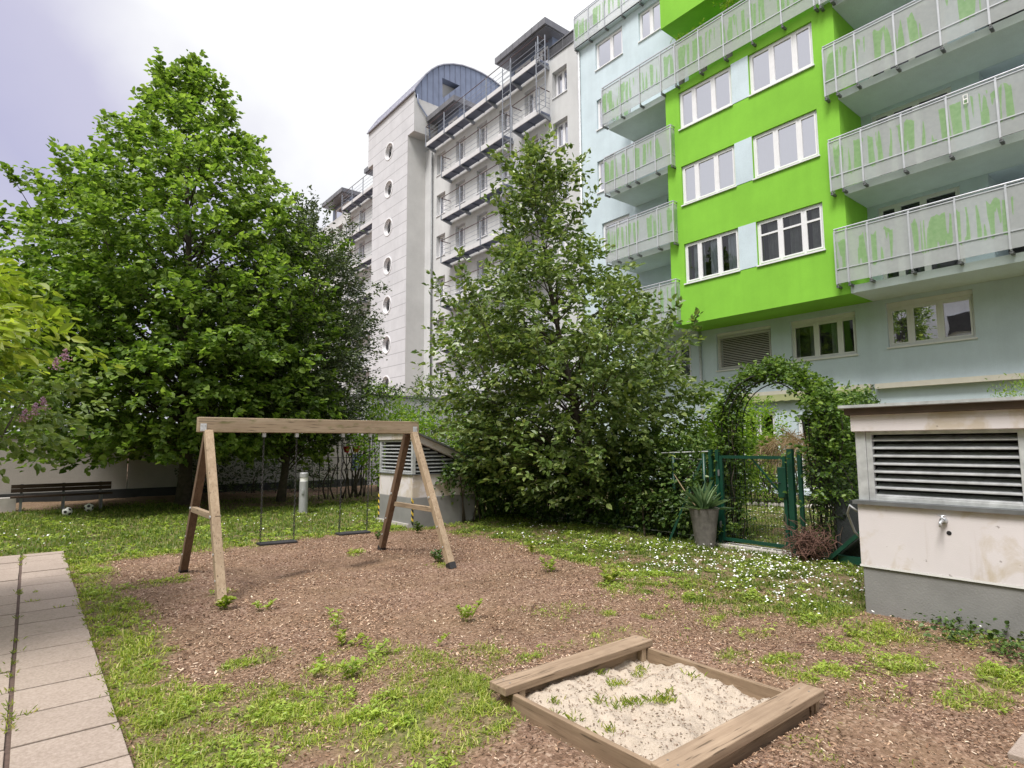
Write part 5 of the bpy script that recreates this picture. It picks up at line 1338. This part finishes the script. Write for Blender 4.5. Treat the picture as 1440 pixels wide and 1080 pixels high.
# weeds standing in the mulch
def weed(x, y, h, n, L, mat, label, seed, name='weed', wide=.03):
    rg = np.random.default_rng(seed); z0 = float(hgt(np.array([x]), np.array([y]))[0])
    t = thing(name, (x, y, z0), label, 'weed', 'weeds in the wood chips')
    C, D = [], []
    m = MB(); ns = max(1, n//3)
    for s_ in range(ns):
        dx, dy = rg.normal(0, wide, 2); tip = Vector((x+dx*2.2, y+dy*2.2, z0+h*(.7+.5*rg.random())))
        m.tube([(x+dx*.4, y+dy*.4, z0-.02), tip], [.004, .002], 4)
        for q in range(7):
            u = .25+.75*q/6; C.append((x+dx*.4+(tip.x-x-dx*.4)*u, y+dy*.4+(tip.y-y-dy*.4)*u, z0+(tip.z-z0)*u)); a = rg.uniform(0, 6.28); D.append((math.cos(a), math.sin(a), .5))
    C = np.array(C); D = np.array(D); D2 = D*[-1, -1, 1]
    C = np.concatenate([C, C]); D = np.concatenate([D, D2]); n_ = len(C)
    v, f = leaf_arrays(C, D+rg.normal(0, .2, D.shape), np.tile([0, 0, 1.], (n_, 1))+rg.normal(0, .2, (n_, 3)), 1.15*L*rg.uniform(.7, 1.2, n_), L*.6*rg.uniform(.8, 1.2, n_))
    v[:, 2] = np.maximum(v[:, 2], z0+.004)
    m.build('stem', LEAF['weed'], t); mesh_np('leaves', v, f, mat, t)
WD, LM = LEAF['weed'], LEAF['dark']
for i, (x, y, h, n, L, mt_, lab) in enumerate([
    (3.43, 5.0, .17, 12, .05, WD, 'yellow-green seedling standing alone in the middle of the mulch'),
    (2.35, 5.55, .18, 6, .05, WD, 'slender yellow-green weed in the mulch between swing frame and grass'),
    (2.2, 5.05, .07, 9, .05, LEAF['grass'], 'low rosette weed at the end of the narrow grass strip'),
    (1.98, 6.6, .10, 6, .05, WD, 'thin pale weed just right of the front swing leg'),
    (1.62, 6.85, .10, 9, .07, LEAF['grass'], 'broad-leaved weed at the foot of the front swing leg'),
    (2.3, 4.75, .16, 7, .045, WD, 'upright yellow-green weed at the front edge of the mulch'),
    (1.95, 4.35, .12, 9, .05, WD, 'bushy lime weed among the near grass, paler than its neighbours'),
    (1.75, 4.6, .10, 7, .05, WD, 'lime weed nearest the narrow grass strip in the foreground'),
    (2.75, 4.55, .10, 5, .04, WD, 'tiny pale weed between the seedling and the foreground grass'),
    (4.8, 7.7, .13, 18, .06, LM, 'dark green clump of leaves at the foot of the right swing leg'),
    (5.1, 10.3, .10, 14, .05, LM, 'round green clump growing beside the smaller hut footing'),
    (6.0, 10.4, .18, 18, .06, LM, 'leafy weed clump against the plinth of the smaller hut'),
    (5.55, 6.1, .16, 10, .06, WD, 'pale leafy weed at the grass edge right of the mulch'),
    (5.75, 5.2, .12, 14, .07, LEAF['grass'], 'broad green weed clump at the grass edge before the daisies'),
    (6.2, 7.2, .20, 8, .06, LEAF['grass'], 'tall nettle-like weed in the grass near the fence')]):
    weed(x, y, h, n, L, mt_, lab, 100+i)

# pale dead leaves and paper scraps on the ground
n = 130
x = rng.uniform(.6, 6.3, n); y = rng.uniform(1.0, 8, n); a = rng.uniform(0, 6.28, n)
k = ~((x > 2.44) & (x < 4.0) & (y > 1.8) & (y < 3.32)); x, y, a = x[k], y[k], a[k]; n = len(x)
v, f = leaf_arrays(np.stack([x, y, hgt(x, y)+.02], 1), np.stack([np.cos(a), np.sin(a), rng.normal(0, .15, n)], 1), np.tile([0, 0, 1.], (n, 1))+rng.normal(0, .3, (n, 3)), rng.uniform(.02, .06, n), rng.uniform(.01, .028, n), .3)
tag(mesh_np('dead_leaves', v, f, M['sand_leaf']), 'dry pale leaves lying on the mulch', 'litter', kind='stuff')
m = MB()
for (x, y, a, L) in ((4.6, 1.55, .3, .35), (4.95, 1.8, 1.2, .4), (5.1, 1.5, 2.2, .25), (4.2, 4.9, .5, .2), (5.3, 2.5, 2.9, .25), (5.6, 4.4, .9, .25)):
    z = float(hgt(np.array([x]), np.array([y]))[0])+.022
    m.tube([(x, y, z), (x+math.cos(a)*L*.5, y+math.sin(a)*L*.5+.02, z+.012), (x+math.cos(a)*L, y+math.sin(a)*L, z)], [.006, .005, .003], 5)
tag(m.build('fallen_twigs', M['twig']), 'thin fallen twigs on the ground right of the sandbox', 'litter', kind='stuff')

# ------------------------------------------------------------------ sky and light
SKY_K = .93
SUN_EL, SUN_AZ = R(60), R(248)                 # azimuth measured from +Y towards +X
w = bpy.data.worlds.new('World'); sc.world = w; w.use_nodes = True
nt = w.node_tree; N = nt.nodes; bg = N['Background']; out = N['World Output']
sky = N.new('ShaderNodeTexSky'); sky.sky_type = 'NISHITA'; sky.sun_disc = False; sky.sun_elevation = SUN_EL; sky.sun_rotation = SUN_AZ
sky.air_density = 1.0; sky.dust_density = 2.5
bg.inputs['Strength'].default_value = .10; nt.links.new(sky.outputs[0], bg.inputs['Color'])
tc = N.new('ShaderNodeTexCoord')
def wm(op, a, b=0., c=None):
    m_ = N.new('ShaderNodeMath'); m_.operation = op
    for i, v_ in enumerate((a, b) if c is None else (a, b, c)):
        if isinstance(v_, (int, float)): m_.inputs[i].default_value = v_
        else: nt.links.new(v_, m_.inputs[i])
    return m_.outputs[0]
ns = N.new('ShaderNodeTexNoise'); ns.inputs['Scale'].default_value = 1.5; ns.inputs['Detail'].default_value = 6; ns.inputs['Roughness'].default_value = .5
nt.links.new(tc.outputs['Generated'], ns.inputs['Vector'])
def pxdir(x, y): return (fw+rt*((x-720)/F_PX)-up_*((y-540)/F_PX)).normalized()
dp = N.new('ShaderNodeVectorMath'); dp.operation = 'DOT_PRODUCT'; nt.links.new(tc.outputs['Generated'], dp.inputs[0]); dp.inputs[1].default_value = pxdir(900, -260)
sp = N.new('ShaderNodeSeparateXYZ'); nt.links.new(tc.outputs['Generated'], sp.inputs[0])
d_ = wm('ADD', dp.outputs['Value'], wm('MULTIPLY', wm('SUBTRACT', ns.outputs['Fac'], .5), .5))
rp = N.new('ShaderNodeValToRGB'); nt.links.new(d_, rp.inputs['Fac'])
cr = rp.color_ramp; cr.elements[0].position = .0; cr.elements[0].color = (.64, .635, .625, 1); cr.elements[1].position = .90; cr.elements[1].color = (.80, .80, .79, 1)
e = cr.elements.new(.70); e.color = (.40, .39, .53, 1); e = cr.elements.new(.80); e.color = (.47, .455, .57, 1); e = cr.elements.new(.35); e.color = (.60, .595, .60, 1)
cl_ = N.new('ShaderNodeBackground'); nt.links.new(rp.outputs[0], cl_.inputs['Color'])
zz = wm('MAXIMUM', sp.outputs['Z'], 0.)
nt.links.new(wm('ADD', SKY_K, wm('MULTIPLY', wm('POWER', wm('MAXIMUM', wm('SUBTRACT', zz, .55), 0.), 1.0), 3.6)), cl_.inputs['Strength'])
mx = N.new('ShaderNodeMixShader'); mx.inputs[0].default_value = .88
nt.links.new(bg.outputs[0], mx.inputs[1]); nt.links.new(cl_.outputs[0], mx.inputs[2]); nt.links.new(mx.outputs[0], out.inputs['Surface'])
sl = bpy.data.lights.new('sun', 'SUN'); sl.energy = 3.1; sl.angle = R(20); sl.color = (1, .97, .92)
so = bpy.data.objects.new('sun', sl); COL.objects.link(so)
sd = Vector((math.sin(SUN_AZ)*math.cos(SUN_EL), math.cos(SUN_AZ)*math.cos(SUN_EL), math.sin(SUN_EL)))
so.rotation_euler = sd.to_track_quat('Z', 'Y').to_euler(); so.location = sd*60

sc.view_settings.view_transform = 'Standard'; sc.view_settings.look = 'None'; sc.view_settings.gamma = 1; sc.view_settings.exposure = 0.62
sc.render.engine = 'CYCLES'
cy = sc.cycles; cy.max_bounces = 8; cy.diffuse_bounces = 4; cy.glossy_bounces = 4; cy.transmission_bounces = 6; cy.transparent_max_bounces = 16
cy.use_denoising = True; cy.sample_clamp_indirect = 6
